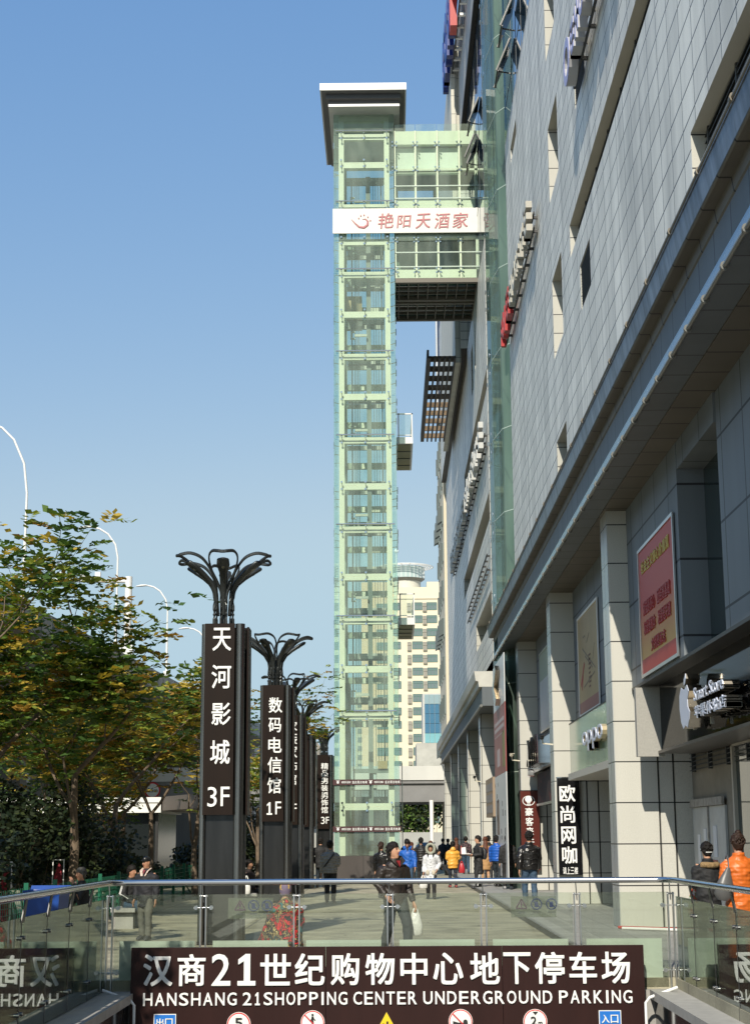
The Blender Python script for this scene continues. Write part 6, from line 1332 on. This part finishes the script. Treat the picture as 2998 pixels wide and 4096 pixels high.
# old man in the cap
P, S, up, hd, hand, jk = person('old man in black leather cap and dark coat standing on the left', -4.52, 30.4, 0, R(-20), 1.50, cloth('dark navy coat', (.012, .012, .016)), gtr, hem=.40, bulk=1.22, hairkind='cap', turn=R(-22), faceon=True, skin=SKIN2, vox=.012, shirt=mat('maroon tie', (.16, .02, .03), .7), stride=.03, shoe=mat('black white shoe', (.04, .04, .04), .5), legs=1.1)
m = MB()
for s in (-1, 1): m.loft([S(up((s*.02, -.085, .77))), S(up((s*.045, -.06, .83))), S(up((s*.05, .01, .86)))], [(.026, .01), (.03, .012), (.03, .012)], 8)
m.build('scarf', patches('beige check scarf', [(0, (.5, .38, .3)), (.5, (.65, .55, .48)), (.58, (.3, .15, .12))], 22), P)
person('seated man with his hand to his face by the fence', -6.0, 32.2, 0, R(-55), 1.66, cloth('charcoal jacket', (.018, .018, .02)), blk_c, sit=True, arms=('lap', 'face'), hair=HAIRG, faceon=True, skin=SKIN2, shirt=mat('pink shirt', (.5, .28, .27), .7), vox=.014, lean=-.15)
P, S, up, hd, hand, jk = person('seated person in black jacket with white sleeve stripes behind the old man', -5.5, 34.6, 0, R(55), 1.66, blk_c, jean, sit=True, arms=('lap', 'lap'), turn=R(10), skin=SKIN2, vox=.014, lean=-.1)
m = MB()
for k in (-1, 0, 1): m.loft([S(up((-.145, .0+k*.012, .80))), S(up((-.175, .012+k*.012, .66))), S(up((-.14, -.10+k*.01, .60)))], .007, 5)
m.build('sleeve_stripe', whitep, P)
person('dark seated figure between the first two pylons', -3.75, 43.5, 0, R(70), 1.65, cloth('dark brown coat', (.03, .02, .018)), blk_c, sit=True, hairkind='short', bulk=1.2, vox=.016, arms=('lap', 'lap'))
for (x, y, ln, lab) in ((-6.05, 32.3, 1.6, 'grey stone bench under the seated man by the fence'), (-5.55, 34.9, 1.6, 'grey stone bench behind the old man in the cap'), (-3.75, 43.7, 1.4, 'stone bench between the first two pylons')):
    B = empty('bench', (x, y, 0), lab, 'bench', 'stone benches along the fence'); m = MB(); m.box(-.25, .25, -ln/2, ln/2, .34, .42); m.build('seat', conc, B)
    for s in (-1, 1): m = MB(); m.box(-.2, .2, s*ln*.35-.12, s*ln*.35+.12, 0, .34); m.build('leg', conc, B)
bag('paper_bag', 'small white paper bag standing beside the second pylon', (-3.42, 39.0, .95), .2, .42, wbag)
# right side, beyond the side glass
P, S, up, hd, hand, jk = person('woman in orange quilted jacket with her hair in a bun and a grey shoulder bag', 4.72, 22.3, .12, PI+R(10), 1.72, bands('orange quilting', (.62, .14, .02), .055, .13), cloth('orange skirt', (.55, .13, .025)), hem=.30, bulk=1.16, hair=HAIRBR, hairkind='bun', vox=.010, fem=True, arms=('down', 'hold'), flare=1.05)
m = MB(); m.loft([S((-.16, .05, .50)), S((-.155, .06, .54)), S((-.14, .06, .62)), S((-.12, .06, .70)), S((-.105, .055, .745))], [(.05*1.7, .03*1.7), (.085*1.7, .05*1.7), (.07*1.7, .045*1.7), (.035*1.7, .02*1.7), (.015*1.7, .01*1.7)], 12, side=(1, 0, 0)); m.loft([S((-.105, .055, .745)), S((-.10, .04, .81)), S((-.095, 0, .845)), S((-.09, -.05, .80))], [(.02, .008)]*4, 6)
P.location = P.location
sbag = MB(); sbag.v, sbag.f, sbag.m, sbag.s = [(-v[0], v[1], v[2]) for v in m.v], [tuple(reversed(f)) for f in m.f], m.m, m.s
sbag.build('shoulder_bag', mat('grey leather bag', (.10, .10, .10), .4), None, (4.72, 22.3, .12), PI+R(10), 'grey leather shoulder bag hanging on the woman in orange', 'bag')
P, S, up, hd, hand, jk = person('woman in black coat with brown fur hood walking beside the orange jacket', 4.75, 24.6, .12, PI+R(14), 1.60, cloth('black winter coat', (.012, .012, .013)), blk_c, hem=.42, bulk=1.25, hairkind='short', vox=.012, fem=True, arms=('hold', 'hold'), lean=-.05)
m = MB(); m.loft([S(up((-.085, .05, .80))), S(up((-.05, .09, .80))), S(up((0, .105, .795))), S(up((.05, .09, .80))), S(up((.085, .05, .80)))], [.03*1.6]*5, 8); fuse('fur_hood', m, [mat('brown fur', (.26, .17, .08), .95, 0, .4, 40, bump=.9, bscale=60)], P, .016, 1)
m = MB(); m.loft([S(hd((-.03, .052, .915))), S(hd((0, .064, .915))), S(hd((.03, .052, .915)))], .007, 6); m.build('hair_band', whitep, P)
bag('carrier_bag', 'clear carrier bag with green and red fruit held by the woman in the black coat', hand(1), .24, .42, patches('fruit in clear bag', [(0, (.5, .5, .46)), (.42, (.12, .22, .06)), (.5, (.5, .08, .05)), (.6, (.55, .55, .5))], 9))

# ------------------------------------------------------------------ odds and ends
CR = empty('parked_car', (2.1, 96, 0), 'white car parked at the end of the arcade', 'car')
m = MB(); secs = [(-.85, .25, .45, .62), (-.8, .8, .25, .8), (-.3, .85, .2, .92), (.5, .85, .2, .95), (2.2, .85, .2, .95), (3.2, .82, .25, .85)]
m.loft([(0, yy, (zb+zt)/2) for yy, hw, zb, zt in secs], [(hw, (zt-zb)/2+.05) for yy, hw, zb, zt in secs], 16, side=(1, 0, 0)); m.build('body', mat('white car paint', (.7, .7, .7), .15), CR)
m = MB(); m.loft([(0, .3, .95), (0, .9, 1.2), (0, 1.4, 1.25), (0, 2.3, 1.2), (0, 2.9, .95)], [(.7, .1), (.64, .3), (.62, .3), (.62, .28), (.66, .08)], 14, side=(1, 0, 0)); m.build('cabin', shopg, CR)
m = MB(); m.box(-.58, .58, 1.1, 2.3, 1.46, 1.52); m.build('roof', MATS['white car paint'], CR)
for sx in (-1, 1):
    for yy in (0, 2.4): m = MB(); m.loft([(sx*.88, yy, .31), (sx*.66, yy, .31)], .31, 16); m.build('wheel', black, CR)
    m = MB(); m.ball((sx*.58, -.78, .66), .14, .06, .08, 10); m.build('headlight', chrome, CR)
m = MB(); p = at(1722, 3213, 126); m.loft([(p.x, 124, 0), (p.x, 124, 4.6)], .16, 10); m.build('white_pole', whitep, None, None, 0, 'white pole in front of the dark trees under the viaduct', 'pole')
m = MB(); m.box(.58, .62, 79.2, 79.28, 0, 5.4); m.build('thin_post', whitep, None, None, 0, 'thin white post rising beside the right side of the glass tower', 'pole')
BN = empty('rubbish_bin', (-5.65, 27, 0), 'open blue plastic bin behind the side rail on the left', 'bin')
blue_ = mat('blue plastic', (.008, .055, .27), .4, 0, .1, 4); m = MB(); m.loft([(0, 0, 0), (0, 0, .92), (0, 0, 1.02)], [(.36, .3), (.44, .36), (.47, .4)], 4, 0, side=(1, 1, 0), sm=False, caps=False); m.build('tub', blue_, BN)
m = MB(); m.ext([(-.34, .28, 1.0), (.34, .28, 1.0), (.33, .34, 1.08), (-.33, .34, 1.08)], (0, .04, 0)); m.build('lid', blue_, BN)
for i, (y, bx, lab) in enumerate(((33, -7.75, 'narrow red banner in a white frame at the far left'), (36, -7.3, 'narrow red banner in a white frame behind the seated man'))):
    F_ = empty('banner_frame', (bx, y, 0), lab, 'banner', 'framed banners along the fence'); m = MB()
    for s in (-.12, .12): m.box(s-.01, s+.01, -.01, .01, 0, 1.4)
    m.box(-.12, .12, -.009, .009, 1.38, 1.4); m.build('frame', whitep, F_)
    m = MB(); m.ext([(-.06, 0, 0.2), (.07, 0, .1), (.09, 0, .8), (.06, 0, 1.25), (0, 0, 1.34), (-.09, 0, 1.0)], (0, .02, 0)); m.build('cloth', patches('red banner cloth', [(0, (.16, .01, .02)), (.5, (.3, .02, .03)), (.58, (.05, .01, .02))], 5), F_)
for (px, lab) in ((2002, 'orange hoarding strip under the left of the viaduct'),): pass
